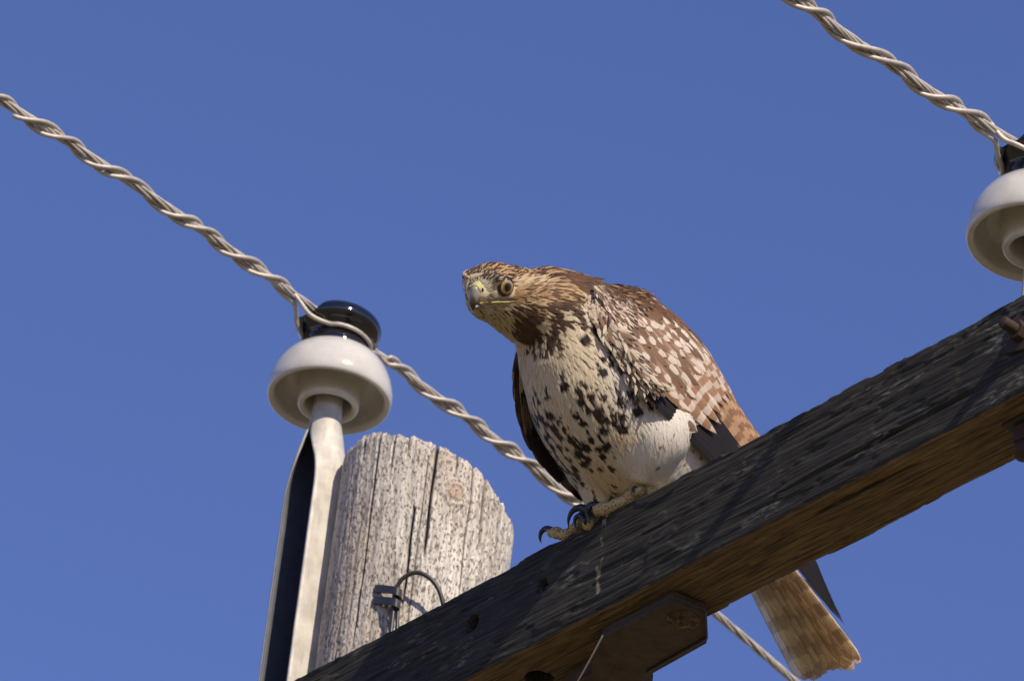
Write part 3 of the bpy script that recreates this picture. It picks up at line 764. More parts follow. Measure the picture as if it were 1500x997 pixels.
def tract_dir(p, n, h, dh, legl, legr):
    k = int(np.argmin(((sp-p)**2).sum(1))); tl = spT[k]
    if dh < 1.0:
        back = HM@np.array([h[0]*.25, -1.0, .10*h[2]/.03-.10]); away = p-H((0, .036, -.006)); wq = float(sm(.035, -.02, h[1]))
        d = nrm(nrm(back)*(1-.55*(1-wq))+nrm(away)*.75*(1-wq)+tl*.7*wq)
    elif legl or legr:
        ank = LF if legl else RF_; d = nrm(nrm(np.array([ank[0], ank[1], ank[2]-.03])-p)+tl*.25)
    else:
        wn = float(sm(1.75, 1.1, dh)); d = nrm(tl*(1-.25*wn) + np.array([0, 0, -.35])*(1 if n[1] < .2 else 0)*(1-wn))
    return nrm(d-n*(d@n))
# dark marks of the underparts: arrow heads with a shaft streak, laid out on the skin before the feathers
Pm = sample(30000); Hm_ = [bvh.find_nearest(Vector(p)) for p in Pm[:14000]]; Pm = Pm[:14000]; Nm = np.array([tuple(h[1]) for h in Hm_])
hm, dm, latm, lgl, lgr, bkm = zones(Pm, Nm)
size = np.full(len(Pm), .0102)
dens = np.maximum(sm(.040, .054, Pm[:, 0]-.018*(Pm[:, 2] < .1))*.95, sm(.100, .078, Pm[:, 2])*sm(.012, .030, Pm[:, 2])*.85)
dens = np.maximum(dens, sm(.062, .075, latm)*.9); dens = np.where(Pm[:, 2] < .034, .35, dens); dens = np.where(Pm[:, 1] > .07, .15, dens)
dens = np.where(lgl, .45, dens); size = np.where(lgl, .0085, size)
coll = (hm[:, 0] > .028) & (hm[:, 2] > -.062) & (hm[:, 2] < -.008) & (dm < 2.1) & (dm > .98)
dens = np.where((dm < 1.6) | coll, np.where(coll, .34, .14), dens); size = np.where((dm < 1.6) | coll, .0065, size)
ok_ = ~bkm & (dm > 1.02) & (Pm[:, 2] > .014); ii = np.nonzero(ok_)[0]; ii = ii[poisson(Pm[ii], size[ii]*(.85+.4*RNG.random(len(ii))))]
MK = []
for i in ii:
    if RNG.random() > dens[i]: continue
    d = tract_dir(Pm[i], Nm[i], hm[i], dm[i], lgl[i], lgr[i]); d = nrm(d+.22*RNG.normal(size=3)); d = nrm(d-Nm[i]*(d@Nm[i])); x_ = np.cross(Nm[i], d)
    if lgl[i]: a_, kind, col = .0016+.0010*RNG.random(), 2, (.30, .17, .10)
    elif dm[i] < 1.6 or coll[i]: a_, kind, col = (.0036+.0034*RNG.random() if coll[i] else .0014), 1, (.085, .045, .025)
    else:
        a_, kind, col = .0040+.0036*RNG.random()*(1 if latm[i] < .066 else 1.3), 0, ((.030, .016, .011) if RNG.random() < .75 or latm[i] < .06 else (.14, .08, .045))
        if Pm[i, 2] > .112 and latm[i] < .05: a_ *= .75
        if Pm[i, 2] < .034: a_ *= .6; col = (.09, .05, .03)
    MK.append((Pm[i], d, x_, a_, kind, col, RNG.random()*50, .6+.8*RNG.random()))
mgrid = {}
for m_ in MK:
    k = tuple((m_[0]//.012).astype(int))
    for a in (-1, 0, 1):
        for b in (-1, 0, 1):
            for c in (-1, 0, 1): mgrid.setdefault((k[0]+a, k[1]+b, k[2]+c), []).append(m_)
def mark_at(p, seed):
    best, col = 0., None
    for (c, d, x_, a, kind, mc, sd_, asp) in mgrid.get(tuple((p//.012).astype(int)), ()):
        q = p-c; s_ = float(q@d)/a+.35*(seed-.5); w_ = abs(float(q@x_))/a
        if kind == 0: hw = (.85*(1-((s_-.35)/.95)**2) if -.6 < s_ < 1.3 else (.20 if -2.4*asp < s_ <= -.6 else 0))
        elif kind == 1: hw = .62*(1-abs(s_)/2.6) if abs(s_) < 2.6 else 0
        else: hw = 1.1-abs(s_-w_*.8)*2.2 if abs(s_) < 1.2 else 0
        v = float(sm(-.12, .10, hw-w_))if hw > 0 else 0.
        if v > best: best, col = v, mc
    return best, col
Pn = sample(230000); hq, dq, lq, gl, gr, bq_ = zones(Pn, np.zeros_like(Pn))
d_eye = np.minimum(np.linalg.norm(hq-EYE, axis=1), np.linalg.norm(hq-EYE*[-1, 1, 1], axis=1)); eye_up = np.where(hq[:, 2] > EYE[2]+.002, .0102, .0124)
bill = (hq[:, 1] > .0335) | ((hq[:, 1] > .024) & (hq[:, 2] < -.002) & (hq[:, 2] > -.018) & (np.abs(hq[:, 0]) < .0075))
Rr = np.where(dq < 1, np.where(hq[:, 1] > .012, .00155, .0019), np.where(dq < 1.7, .0026, .0033)); Rr = np.where(gl | gr, .0030, Rr)
idx = np.nonzero(~bill & (d_eye > eye_up) & (Pn[:, 2] > .012))[0]; kp = idx[poisson(Pn[idx], Rr[idx])]
plumes = {k: Plume() for k in ('head_plumage', 'breast_plumage', 'back_plumage', 'leg_plumage')}
for i in kp:
    p = Pn[i]; h_ = bvh.find_nearest(Vector(p)); n = np.array(h_[1])
    q, dh, lat, legl, legr, back = zones(p, n); d = tract_dir(p, n, q, dh, legl, legr); d = nrm(d+.13*RNG.normal(size=3)); d = nrm(d-n*(d@n)); seed = RNG.random()
    cb = DARK; cc = CREAM; par = [0, 0, 0]; nt, nu, pt = 7, 3, .75; mk = False; l0, l1 = .0003, .0016; pl = plumes['breast_plumage']; cam_ = .10; r_ = RNG.random()
    if dh < 1.0:
        pl = plumes['head_plumage']; L, W, nt = .0125, .00125, 4; l1 = .0013
        if q[1] > .014: L, W, l1 = .0065, .0008, .0007
        z_, y_, x_ = q[2], q[1], abs(q[0])
        if z_ > (.0125 if y_ < .014 else .0095) or (z_ > .007 and y_ < -.030):
            ca = jit(DARK*1.8, .3) if r_ < .55 else jit(TAN*1.3, .25)          # dark crown streaked with gold
            if y_ > .020: ca = jit((.05, .036, .03) if r_ < .72 else (.45, .33, .2), .3)
        elif z_ > .004 and y_ < .012 and x_ > .014: ca = jit((.66, .50, .30), .2) if r_ < .8 else jit((.30, .17, .08), .3)
        elif y_ > .014 and z_ > -.012 and x_ < .030: ca = jit((.42, .37, .26) if r_ < .8 else (.18, .15, .11), .22)
        elif x_ > .023+.25*max(0, y_) and z_ < -.015 and y_ < .016:              # dark patch of the jaw
            k_ = float(sm(-.012, -.030, z_)); ca = jit((.10, .052, .026), .3) if r_ < .45+.42*k_ else jit(TAN*1.1, .3)
        elif z_ < -.013: ca = jit((.62, .50, .28), .12) if r_ < .87 else jit((.12, .07, .04), .3)
        else: ca = jit((.46, .28, .14) if r_ < .55 else ((.60, .45, .26) if r_ < .78 else (.17, .09, .045)), .25)
    elif back:
        pl = plumes['back_plumage']; L, W, nu, pt, cam_ = .022, .0052, 5, .5, .2; par = [0, .6 if seed < .5 else .1, 0]; ca = jit(BROWN if r_ < .7 else DARK*2., .3); cc = jit((.55, .35, .15), .2)
        if dh < 1.9: L, W, nu, pt = .016, .0017, 3, .85; ca = jit((.12, .065, .035), .3) if r_ < .55 else jit(TAN*1.25, .25); par = [0, 0, 0]
    elif dh < 2.1 and q[0] > .025 and q[2] > -.014:
        pl = plumes['head_plumage']; L, W, l1 = .015, .0015, .0014; ca = jit((.15, .08, .042), .35) if r_ < .42 else jit((.52, .35, .18), .25)
    elif legl or legr:
        pl = plumes['leg_plumage']; L, W, l1 = .021, .0026, .0010; ca = jit(WHITE if legl else CREAM*1.05, .04); mk = True
        if p[2] < .03: L = .010
    else:
        f_ = float(sm(1.9, 1.2, dh)); L, W = .021, .0027; ca = jit(CREAM*(1-f_*.5)+BUFF*f_*.5, .06); mk = True
        if q[0] > .030 and -.060 < q[2] < -.012 and dh < 1.75:
            L = .017
            if r_ < .58*float(sm(1.75, 1.35, dh)): ca = jit((.085, .046, .025), .35)
        wside = float(sm(.045, .07, lat)); ca = ca*(1-wside)+jit(WHITE*.85, .08)*wside
    if dh < 1.0:
        e_ = min(np.linalg.norm(Hinv(p+d*L*f_)-EYE*sx_) for f_ in (.5, 1.) for sx_ in ([1, 1, 1], [-1, 1, 1]))
        if e_ < (.0125 if q[2] < EYE[2]+.004 else .0108): continue
    Lr, Wr = L*(.85+.35*RNG.random()), W*(.85+.35*RNG.random()); n0 = pl.n
    surf_feather(pl, p-n*.0004, n, d, Lr, Wr, nt, nu, l0, l1*(.7+.7*RNG.random()), pt, bvh, ca=ca, cb=cb, cc=cc, par=par, camber=cam_)
    if mk:
        rows_ = pl.V[-1].reshape(nt, nu, 3); colr = np.tile(ca, (nt, nu, 1))
        for r1 in range(nt):
            v, mc = mark_at(rows_[r1, nu//2], seed)
            if v > 0: colr[r1] = ca*(1-v)+np.array(mc)*v
        pl.A['ca'][-1] = colr.reshape(-1, 3)
for k, pl in plumes.items():
    if pl.V: pl.build(k, hawk, True)

# ---- folded wings: a curved patch S(u, v), u from wrist to tip, v from the lower edge over to the back
wu = [0, .14, .28, .42, .56, .78, 1.]
WL = np.array([bp(866, 424, .052), bp(905, 484, .073), bp(942, 540, .083), bp(985, 592, .084), bp(1052, 662, .079), bp(1150, 790, .066), bp(1230, 906, .052)])
WM = np.array([bp(884, 427, .046), bp(934, 441, .054), bp(983, 479, .060), bp(1025, 526, .064), bp(1075, 610, .065), bp(1165, 740, .058), bp(1240, 888, .046)])
_mid = (WL+WM)/2; 
WT = WM + np.array([(-.030, -.004, .008), (-.036, .004, .008), (-.042, .010, .004), (-.044, .016, -.002), (-.040, .022, -.010), (-.022, .012, -.006), (-.010, .004, -.002)])
BULGE = np.array([.006, .014, .018, .018, .013, .006, .002])
def wing_surface(u, v, side=1):
    L = np.array([np.interp(u, wu, WL[:, k]) for k in range(3)]); M = np.array([np.interp(u, wu, WM[:, k]) for k in range(3)]); T = np.array([np.interp(u, wu, WT[:, k]) for k in range(3)])
    return L, M, T
def smooth_ctrl(A): 
    uu = np.linspace(0, 1, 101); s_ = spline(A, 101*6)
    # reparametrise to wu
    tt = np.interp(uu, wu, np.linspace(0, 1, len(wu))); idx_ = (tt*(len(s_)-1)).astype(int); return s_[idx_]
SL, SM_, ST = smooth_ctrl(WL), smooth_ctrl(WM), smooth_ctrl(WT); SB = np.interp(np.linspace(0, 1, 101), wu, BULGE)
def W_(u, v):
    u = min(max(u, 0), 1)*100; i = min(int(u), 99); f = u-i
    L, M, T = (A[i]*(1-f)+A[i+1]*f for A in (SL, SM_, ST)); b = SB[i]*(1-f)+SB[i+1]*f
    # quadratic in v through L (0), M bulged (.55), T (1)
    k = np.array([(v-.55)*(v-1)/.55, v*(v-1)/(.55*(-.45)), v*(v-.55)/.45])
    P = k[0]*L+k[1]*M+k[2]*T
    out = np.array([.75, -.1, .35]); return P + out*b*4*v*(1-v)*.45
def Wn(u, v):
    e = .01; a = W_(min(u+e, 1), v)-W_(max(u-e, 0), v); c = W_(u, min(v+e, 1))-W_(u, max(v-e, 0))
    n = nrm(np.cross(a, c)); return n if n@np.array([.8, -.1, .5]) > 0 else -n, nrm(a), nrm(c)
# shell under the feathers
def wing_shell(side):
    nu_, nv_ = 34, 14; A, B = [], []
    for i in range(nu_):
        for j in range(nv_):
            u, v = .0+i/(nu_-1)*.72, j/(nv_-1); n, a, c = Wn(u, v); p = W_(u, v); t = .010*(1-u)*(math.sin(math.pi*min(1, max(0, v)))**.5)+.0006
            A.append(p-n*.001); B.append(p-n*(.001+t))
    V = np.array(A+B); V[:, 0] *= side; o = nu_*nv_; F = []
    for i in range(nu_-1):
        for j in range(nv_-1):
            a = i*nv_+j; F += [(a, a+1, a+nv_+1, a+nv_), (o+a, o+a+nv_, o+a+nv_+1, o+a+1)]
        for j in (0, nv_-1): a = i*nv_+j; F.append((a, a+nv_, o+a+nv_, o+a))
    for j in range(nv_-1):
        F.append((j, o+j, o+j+1, j+1)); a = (nu_-1)*nv_+j; F.append((a, a+1, o+a+1, o+a))
    return V, F
def wing_feather(pl, u, v, du, dv, W, lift0, lift1, side, nt=8, nu=5, pointed=0., **kw):
    C, N, S = [], [], []
    for k in range(nt):
        t = k/(nt-1); uu, vv = u+du*t, v+dv*t; over = max(0, uu-1)
        n, a, c = Wn(min(uu, 1), min(max(vv, 0), 1)); p = W_(uu, vv)+a*over*.42
        C.append(p+n*(lift0+(lift1-lift0)*t)); N.append(n)
    C = np.array(C); N = np.array(N); D = nrm(np.gradient(C, axis=0)); S = nrm(np.cross(N, D))
    for A in (C, N, S): A[:, 0] *= side
    pl.add(C, N, S, width_profile(np.linspace(0, 1, nt), W, pointed), nu=nu, **kw)
specs = []
def spec(**k): specs.append(k)
PINK = np.array([.29, .165, .095]); PALE = np.array([.72, .61, .49])
# primaries: long, dark, along the lower edge
for k in range(8):
    spec(name='primary_feather', u=.34+.022*k, v=-.05+.026*k, du=.68-.040*k, dv=.05-.010*k, W=.0105, lift0=.0022+.0002*k, lift1=.0016+.0004*k, nt=14, pointed=.0, ca=jit((.012, .008, .008), .3), cb=(.012, .008, .008), par=[0, 0, .4], camber=.15)
# secondaries and tertials: barred brown, fanned over v
for k in range(17):
    v = .07+.056*k
    spec(name='secondary_feather', u=.30+.006*k, v=v, du=.40-.006*k+.03*RNG.random(), dv=.10*(.42-v)-.02, W=.0100, lift0=.002+.0003*k, lift1=.0040+.0004*k, nt=12, pointed=.0, ca=jit((.50, .30, .16), .1), cb=jit((.23, .115, .055), .15), cc=(.74, .56, .34), par=[0, .45, 1.8], camber=.2)
# greater coverts
for k in range(14):
    v = .05+.066*k
    spec(name='covert_feather', u=.33+.01*RNG.random(), v=v, du=.20, dv=-.01, W=.0095, lift0=.0045, lift1=.0078, nt=8, pointed=0., ca=jit((.40, .225, .12), .15), cb=jit(PALE, .1), cc=(.72, .55, .36), par=[.0 if RNG.random() < .6 else .45, .5, .75], camber=.25)
# rows of median coverts and scapulars
rows = [(.35, 20, .15), (.318, 20, .15), (.285, 20, .15), (.250, 20, .14), (.216, 21, .13), (.184, 21, .125), (.153, 21, .12), (.124, 20, .11), (.096, 20, .105), (.070, 19, .10), (.046, 18, .09), (.024, 17, .085), (.004, 15, .08), (-.014, 13, .075)]
for ri, (u0, nn, du) in enumerate([(a_, b_, c_*.70) for a_, b_, c_ in rows[:-2]]):
    for k in range(nn):
        v = (k+.5*(ri % 2)+.25)/nn*1.02-.01+.02*RNG.random(); r_ = RNG.random(); q_ = RNG.random(); vt = np.interp(u0, [-.02, .05, .15, .29], [.10, .22, .30, .52])
        if v > vt+.08*(q_-.5):                                   # brown upper part with rusty gold edges
            ca, cb, cc, par = jit((.17, .080, .033), .3), jit(PALE, .1), jit((.70, .45, .20), .25), [.5 if (r_ < .12 and u0 > .08) else 0, .9 if q_ < .5 else .12, 0]
        elif u0 > .03:                                           # mottled middle: white ends, pinkish brown bases
            if r_ < .70: ca, cb, cc, par = jit(PINK, .22), jit(PALE*1.05, .08), jit((.62, .46, .32), .15), [.62+.62*q_, .6, 0]
            else: ca, cb, cc, par = jit(PINK*.8, .2), jit(PALE, .1), jit((.66, .48, .30), .15), [0, .7, 0]
        else:                                                    # pale hairy shoulder
            ca, cb, cc, par = jit((.50, .40, .29) if r_ < .5 else (.24, .14, .08), .2), jit((.16, .09, .05), .3), jit((.5, .36, .22), .15), [.0 if r_ < .8 else .5, .3, 0]
        small = u0 < .06
        spec(name='covert_feather', u=u0+.012*(RNG.random()-.5), v=v, du=du*(.85+.3*RNG.random()), dv=-.03+.05*RNG.random(), W=.0073-.0033*small, lift0=.0050+.0001*ri, lift1=.0062+.0001*ri+.0009*RNG.random(), nt=7, pointed=.0+.5*small, ca=ca, cb=cb, cc=cc, par=par, camber=.20)
pl = Plume()
for k in range(1500):
    u, v = RNG.random()**1.3*.17-.01, RNG.random(); side = 1 if k % 5 else -1; p = W_(max(u, 0), v); n, a_, c_ = Wn(max(u, .01), v); r_ = RNG.random()
    if RNG.random() > float(sm(.17, .06, u)): continue
    d = nrm(a_+.22*RNG.normal(size=3)); d = nrm(d-n*(d@n)); L = .014+.008*RNG.random(); t = np.linspace(0, 1, 6); vb = .22+.25*(vn(u*30, v*6, 7)-.5)
    C = p+(L*t)[:, None]*d+n*(.0058+.0022*t)[:, None]; N = np.tile(n, (6, 1)); S = np.tile(nrm(np.cross(n, d)), (6, 1))
    for A in (C, N, S): A[:, 0] *= side
    if v > vb: ca, cc, par, wd = (jit((.135, .068, .032), .35) if r_ < .8 else jit((.45, .27, .12), .3)), jit((.60, .38, .17), .2), [0, .5 if r_ < .3 else 0, 0], .0030
    else: ca, cc, par, wd = (jit((.60, .50, .38), .18) if r_ < .5 else jit((.20, .12, .08), .3)), (.6, .5, .4), [0, 0, 0], .0018
    pl.add(C, N, S, width_profile(t, wd, .7), ca=ca, cc=cc, par=par, nu=3, camber=.15)
pl.build('shoulder_plumage', hawk, True)
FARPL = Plume()
for k in range(1100):
    u, v = .12+RNG.random()*.50, RNG.random()**1.4*.60-.035; p = W_(u, v); n, a_, c_ = Wn(u, max(v, .02)); n = -n; r_ = RNG.random()
    d = nrm(a_+.16*RNG.normal(size=3)); d = nrm(d-n*(d@n)); L = .014+.010*RNG.random(); t = np.linspace(0, 1, 6); dark = float(sm(.09, .03, v+.05*(RNG.random()-.5)))
    C = p+(L*t)[:, None]*d+n*(.0022+.0012*t+.0100*(1-u)*math.sin(math.pi*min(1, max(0, v)))**.5+(.004 if v < .05 else 0))[:, None]; N = np.tile(n, (6, 1)); S = np.tile(nrm(np.cross(n, d)), (6, 1))
    for A in (C, N, S): A[:, 0] *= -1
    blot = vn(u*26, v*9, 77) > .55
    ca = jit((.05, .03, .025), .4) if (dark > .5 and blot) or r_ < .08 else (jit((.30, .20, .13), .25) if dark > .5 else jit((.60, .49, .33), .12))
    FARPL.add(C, N, S, width_profile(t, .0030, .6), ca=ca, nu=3, camber=.12)

M_dark = mat_simple('dark_wing_underlayer', (.05, .03, .02), .9, 0, .2, 120, .3)
M_wing = mat_simple('wing_underlayer', (.42, .32, .22), .9, 0, .2, 120, .3)
for side, nm in ((1, 'left'), (-1, 'right')):
    V, F = wing_shell(side)
    wing = mesh_obj('wing', V, F, M_wing if side < 0 else M_dark, hawk)
    joined = Plume()
    for sp_ in specs:
        k = dict(sp_); name = k.pop('name')
        if side < 0: k['v'] = max(k['v'], .012); k['W'] = min(k['W'], .0085)
        if side > 0 or name != 'covert_feather':
            pl = Plume(); wing_feather(pl, side=side, **k); pl.build(name, wing)
        else: wing_feather(joined, side=side, **k)
    if joined.n: joined.build('covert_plumage', wing, True)
    if side < 0:                            # the far wing droops at its wrist and its tip crosses over the tail
        FARPL.build('wing_lining', wing, True)
        for o in [wing]+list(wing.children):
            m_ = o.data; c_ = np.empty(len(m_.vertices)*3, dtype=np.float32); m_.vertices.foreach_get('co', c_); c_ = c_.reshape(-1, 3)
            k_ = np.clip((c_[:, 1]-.02)/.24, 0, 1)[:, None]; c_ += (1-k_)*np.array([-.003, -.004, -.021])+k_*np.array([.062, .0, .046])
            m_.vertices.foreach_set('co', c_.ravel()); m_.update()

# ---- pale barred feathers slipping out under the wing
for (x0_, y0_, x1_, y1_, wd) in ((968, 598, 1022, 632, .0085), (962, 584, 1030, 620, .0080)):
    pl = Plume(); a_, b_ = bp(x0_, y0_, .080), bp(x1_, y1_, .089); t = np.linspace(0, 1, 9); C = a_+(b_-a_)*t[:, None]; n = nrm(np.array([.8, -.45, -.35])); N = np.tile(n, (9, 1)); S = np.tile(nrm(np.cross(n, nrm(b_-a_))), (9, 1))
    pl.add(C, N, S, width_profile(t, wd, .0), ca=jit((.78, .72, .62), .05), cb=(.24, .14, .08), par=[.9, 0, 0], camber=.15); pl.build('axillary_feather', hawk)

# ---- tail
TTIP = bp(1240, 972, .002); tax = nrm(TTIP-bp(1161, 858, .004)); TLEN = .205; TB = TTIP-tax*TLEN
tn = nrm(np.cross(tax, [1., 0, 0])); tn = tn if tn[2] > 0 else -tn; tx = nrm(np.cross(tn, tax)); tx = tx if tx[0] > 0 else -tx
tail = None
tlp = []
for k in range(12):
    s_ = (k-5.5)/5.5; a = s_*.095; pl = Plume(); nt = 18; t = np.linspace(0, 1, nt); L = TLEN*(1.015-.05*s_*s_)+.012*(RNG.random()-.5)
    dr = nrm(tax*math.cos(a)+tx*math.sin(a)); off = tx*s_*.018; lev = -abs(s_)*.011
    C = TB+off+dr*(L*t)[:, None]+tn*(lev-.006*t**2*0)[None] if False else TB+off+(L*t)[:, None]*dr+tn*lev-tn*(.010*abs(s_)*t)[:, None]
    N = np.tile(nrm(tn+tx*s_*.45), (nt, 1)); S = np.tile(nrm(np.cross(N[0], dr)), (nt, 1))
    Wd = np.interp(t, [0, .1, .5, .93, .975, 1], [.004, .009, .0115, .0135, .0115, .005])*(1+.04*vn(t*40, 0*t, k))
    pl.add(C, N, S, Wd, ca=jit((.92, .78, .56), .04), cb=jit((.32, .21, .13), .2), cc=jit((.62, .42, .27), .1), par=[0, .75, .22 + .30*RNG.random() + .15*(abs(s_) > .8)], camber=.12, nu=5)
    tlp.append(pl)
troot = ellipsoid(TB+tax*.02+tn*.0, (.026, .045, .012), np.stack([tx, tax, tn], 1), 20, 12)
tail = mesh_obj('tail', troot[0], troot[1], M_skin, hawk)
M_tail = mat_feather(.50, 'tail_feathers')
for pl in tlp: pl.build('tail_feather', tail, mat=M_tail)
# fluffy undertail coverts
pl = Plume()
for k in range(260):
    a = RNG.random(); s_ = RNG.random()*2-1; p = TB+tax*(-.035+.085*a)+tx*s_*(.034-.012*a)-tn*(.014+.004*RNG.random()-.008*a); d = nrm(tax+tx*s_*.25*RNG.random()-tn*.10+.08*RNG.normal(size=3))
    n = nrm(-tn+tx*s_*.7); L = .030+.022*RNG.random(); t = np.linspace(0, 1, 6); d = nrm(d-n*(d@n)); C = p+(L*t)[:, None]*d; N = np.tile(n, (6, 1)); S = np.tile(nrm(np.cross(n, d)), (6, 1))
    pl.add(C, N, S, width_profile(t, .007, .3), ca=jit(CREAM*1.05, .08), cb=(.2, .1, .05), par=[.3 if RNG.random() < .15 else 0, 0, 0])
pl.build('undertail_plumage', tail, True)

# ---- flank tufts between leg and wing
pl = Plume()
for k in range(330):
    a, b = RNG.random(), RNG.random(); st = bp(935+70*a+25*b, 545+60*a-10*b, .080-.010*b); d = nrm(np.array([-.10, .75, -.75-.5*RNG.random()])+.2*RNG.normal(size=3)); n = nrm(np.array([.95, -.2, -.25]))
    d = nrm(d-n*(d@n)); L = .020+.012*RNG.random(); t = np.linspace(0, 1, 6); C = st+(L*t)[:, None]*d+n*(.002*a+.004*t)[:, None]; N = np.tile(n, (6, 1)); S = np.tile(nrm(np.cross(n, d)), (6, 1)); r_ = RNG.random()
    pl.add(C, N, S, width_profile(t, .0045, .5), ca=jit(CREAM if r_ < .55 else (.20, .11, .065), .12), cb=jit((.14, .075, .045), .2), cc=CREAM, par=[.5 if r_ < .3 else 0, .5 if r_ > .55 else 0, 0])
pl.build('flank_plumage', hawk, True)

pl = Plume()
EP = spline([bp(872, 428, .050), bp(884, 455, .066), bp(908, 490, .079), (bp(940, 536, .090)), bp(962, 560, .092)], 200)
for k in range(620):
    i = int(RNG.random()*199); c = EP[i]; off = RNG.random()
    h = bvh.find_nearest(Vector(c+np.array([.0, -.020*off-.002, -.012*off]))); p = np.array(h[0])+np.array(h[1])*.0015 if h[0] is not None else c
    t0 = .30+.70*(1-off); p = p*(1-t0*.75)+c*t0*.75+np.array([.004, 0, 0])*t0
    d = nrm(np.array([.12, .80, -.62])+.26*RNG.normal(size=3)); n = nrm(np.array([.88, -.38, -.12])); d = nrm(d-n*(d@n)*.8); L = .014+.010*RNG.random(); t = np.linspace(0, 1, 6)
    C = p+(L*t)[:, None]*d+n*(.0030*t)[:, None]; N = np.tile(n, (6, 1)); S = np.tile(nrm(np.cross(n, d)), (6, 1)); r_ = RNG.random()
    if r_ < .45: ca, cb, par = jit((.64, .54, .40), .12), jit((.15, .08, .05), .3), [0, 0, 0]
    elif r_ < .74: ca, cb, par = jit((.62, .52, .38), .12), jit((.055, .03, .02), .3), [.9, 0, 0]
    else: ca, cb, par = jit((.24, .14, .085), .2), jit((.6, .5, .4), .2), [0, 0, 0]
    pl.add(C, N, S, width_profile(t, .0034 if r_ > .3 else .0022, .7), ca=ca, cb=cb, par=par)
pl.build('side_plumage', hawk, True)
# mantle feathers bridging neck and folded wings
for sx in (1, -1):
    pl = Plume()
    for k in range(330):
        a, b = RNG.random(), RNG.random()
        src = np.array([sx*(.012+.050*b), -.125+.095*a, .20]); h = bvh.find_nearest(Vector(src)); p = np.array(h[0]); n = np.array(h[1])
        tgt = W_(.02+.25*a, .95-.75*b); tgt = tgt*[sx, 1, 1]; m_ = float(sm(.0, .8, a)); p = p*(1-m_*.5)+(tgt+np.array([0, 0, .004]))*m_*.5+n*.002
        d = nrm(np.array([sx*.15, 1., -.05-.5*a])+.14*RNG.normal(size=3)); d = nrm(d-n*(d@n)); L = .022+.010*RNG.random(); t = np.linspace(0, 1, 6)
        C = p+(L*t)[:, None]*d+n*(.0022*t-.000)[:, None]; N = np.tile(n, (6, 1)); S = np.tile(nrm(np.cross(n, d)), (6, 1)); r_ = RNG.random()
        ca = jit((.15, .070, .032), .3) if r_ < .7 else jit((.07, .04, .025), .3)
        pl.add(C, N, S, width_profile(t, .0046, .5), ca=ca, cc=jit((.58, .36, .16), .2), par=[0, .8 if r_ > .5 else .3, 0], camber=.3)
    pl.build('mantle_plumage', hawk, True)

# ---- bill
M_cere = mat_simple('yellow_cere', (.44, .43, .17), .6, 0, .3, 500, .2); 
qb = NT('horn_bill'); vv = qb.n('TexCoord').outputs['Object']; bz_ = qb.sep(vv)[1]
qb.set(Base_Color=qb.mix(qb.rng(qb.sep(vv)[2], -.003, -.015), (.30, .28, .22), (.035, .03, .032)), Roughness=.32); M_bill = qb.m
def hobj(name, V, F, m, parent=hawk, smooth=True):          # built in head coordinates, placed by the matrix
    o = mesh_obj(name, V, F, m, parent, smooth); M = Matrix([[*HM[0], HC[0]], [*HM[1], HC[1]], [*HM[2], HC[2]], [0, 0, 0, 1]]); o.matrix_local = M; return o
def section_loft(rows, n=20):              # rows: y, z_top, z_bottom, half width, drop
    V = []
    for (y, zt, zb, w_, dy) in rows:
        for t in np.linspace(0, 2*np.pi, n, endpoint=False):
            c, s_ = math.cos(t), math.sin(t); zc, h = (zt+zb)/2, (zt-zb)/2
            V.append((w_*math.copysign(abs(c)**.8, c)*(1-.25*max(0, s_)), y+dy*s_, zc+h*math.copysign(abs(s_)**.9, s_)))
    m = len(rows); F = [(i*n+j, i*n+(j+1) % n, (i+1)*n+(j+1) % n, (i+1)*n+j) for i in range(m-1) for j in range(n)]+[tuple(range(n))[::-1], tuple(range((m-1)*n, m*n))]
    return V, F
U = spline([(.020, .0080, -.0120, .0095, 0), (.028, .0082, -.0120, .0085, 0), (.034, .0068, -.0118, .0070, .001), (.0385, .0040, -.0125, .0060, .002), (.0405, -.0005, -.0140, .0050, .002), (.0420, -.0060, -.0165, .0040, .0015), (.0420, -.0110, -.0190, .0026, .0008), (.0412, -.0165, -.0205, .0009, 0)], 34)
V, F = section_loft(U); bill_o = hobj('bill', V, F, M_bill)
C_ = spline([(.022, .0090, -.0118, .0098, 0), (.029, .0095, -.0105, .0090, 0), (.0345, .0086, -.0080, .0078, .001), (.0375, .0062, -.0058, .0068, .0015), (.0385, .0038, -.0038, .0048, .001)], 18)
V, F = section_loft(C_); cere = hobj('cere', V, F, M_cere, hawk)
Lm = spline([(.014, -.0130, -.0205, .0110, 0), (.028, -.0130, -.0200, .0078, 0), (.036, -.0140, -.0198, .0052, 0), (.0405, -.0155, -.0188, .0026, 0)], 16)
V, F = section_loft(Lm); hobj('lower_bill', V, F, mat_simple('lower_bill_horn', (.16, .15, .13), .45, 0, .1, 300, .2))
for sx in (1, -1):
    V, F = ellipsoid((sx*.0074, .0352, .0008), (.0013, .0016, .0026), n=12, m=8); hobj('nostril', V, F, mat_simple('nostril_dark', (.006, .005, .006), .8))
    gp = [(sx*.0062, .0385, -.0128), (sx*.0082, .033, -.0122)]
    for (gx, gy, gz) in ((.0150, .026, -.0118), (.0185, .018, -.0122), (.0230, .009, -.0124), (.0270, .001, -.0120)):
        h = bvh.find_nearest(Vector(H((sx*gx, gy, gz)))); gp.append(tuple(Hinv(np.array(h[0])+np.array(h[1])*.0010)))
    g = spline(gp, 24)
    V, F = tube(g, np.interp(np.linspace(0, 1, 24), [0, .2, .7, 1], [.0006, .0008, .0010, .0003]), 8); hobj('gape', V, F, mat_simple('yellow_gape', (.42, .36, .12), .6, 0, .3, 500, .15))
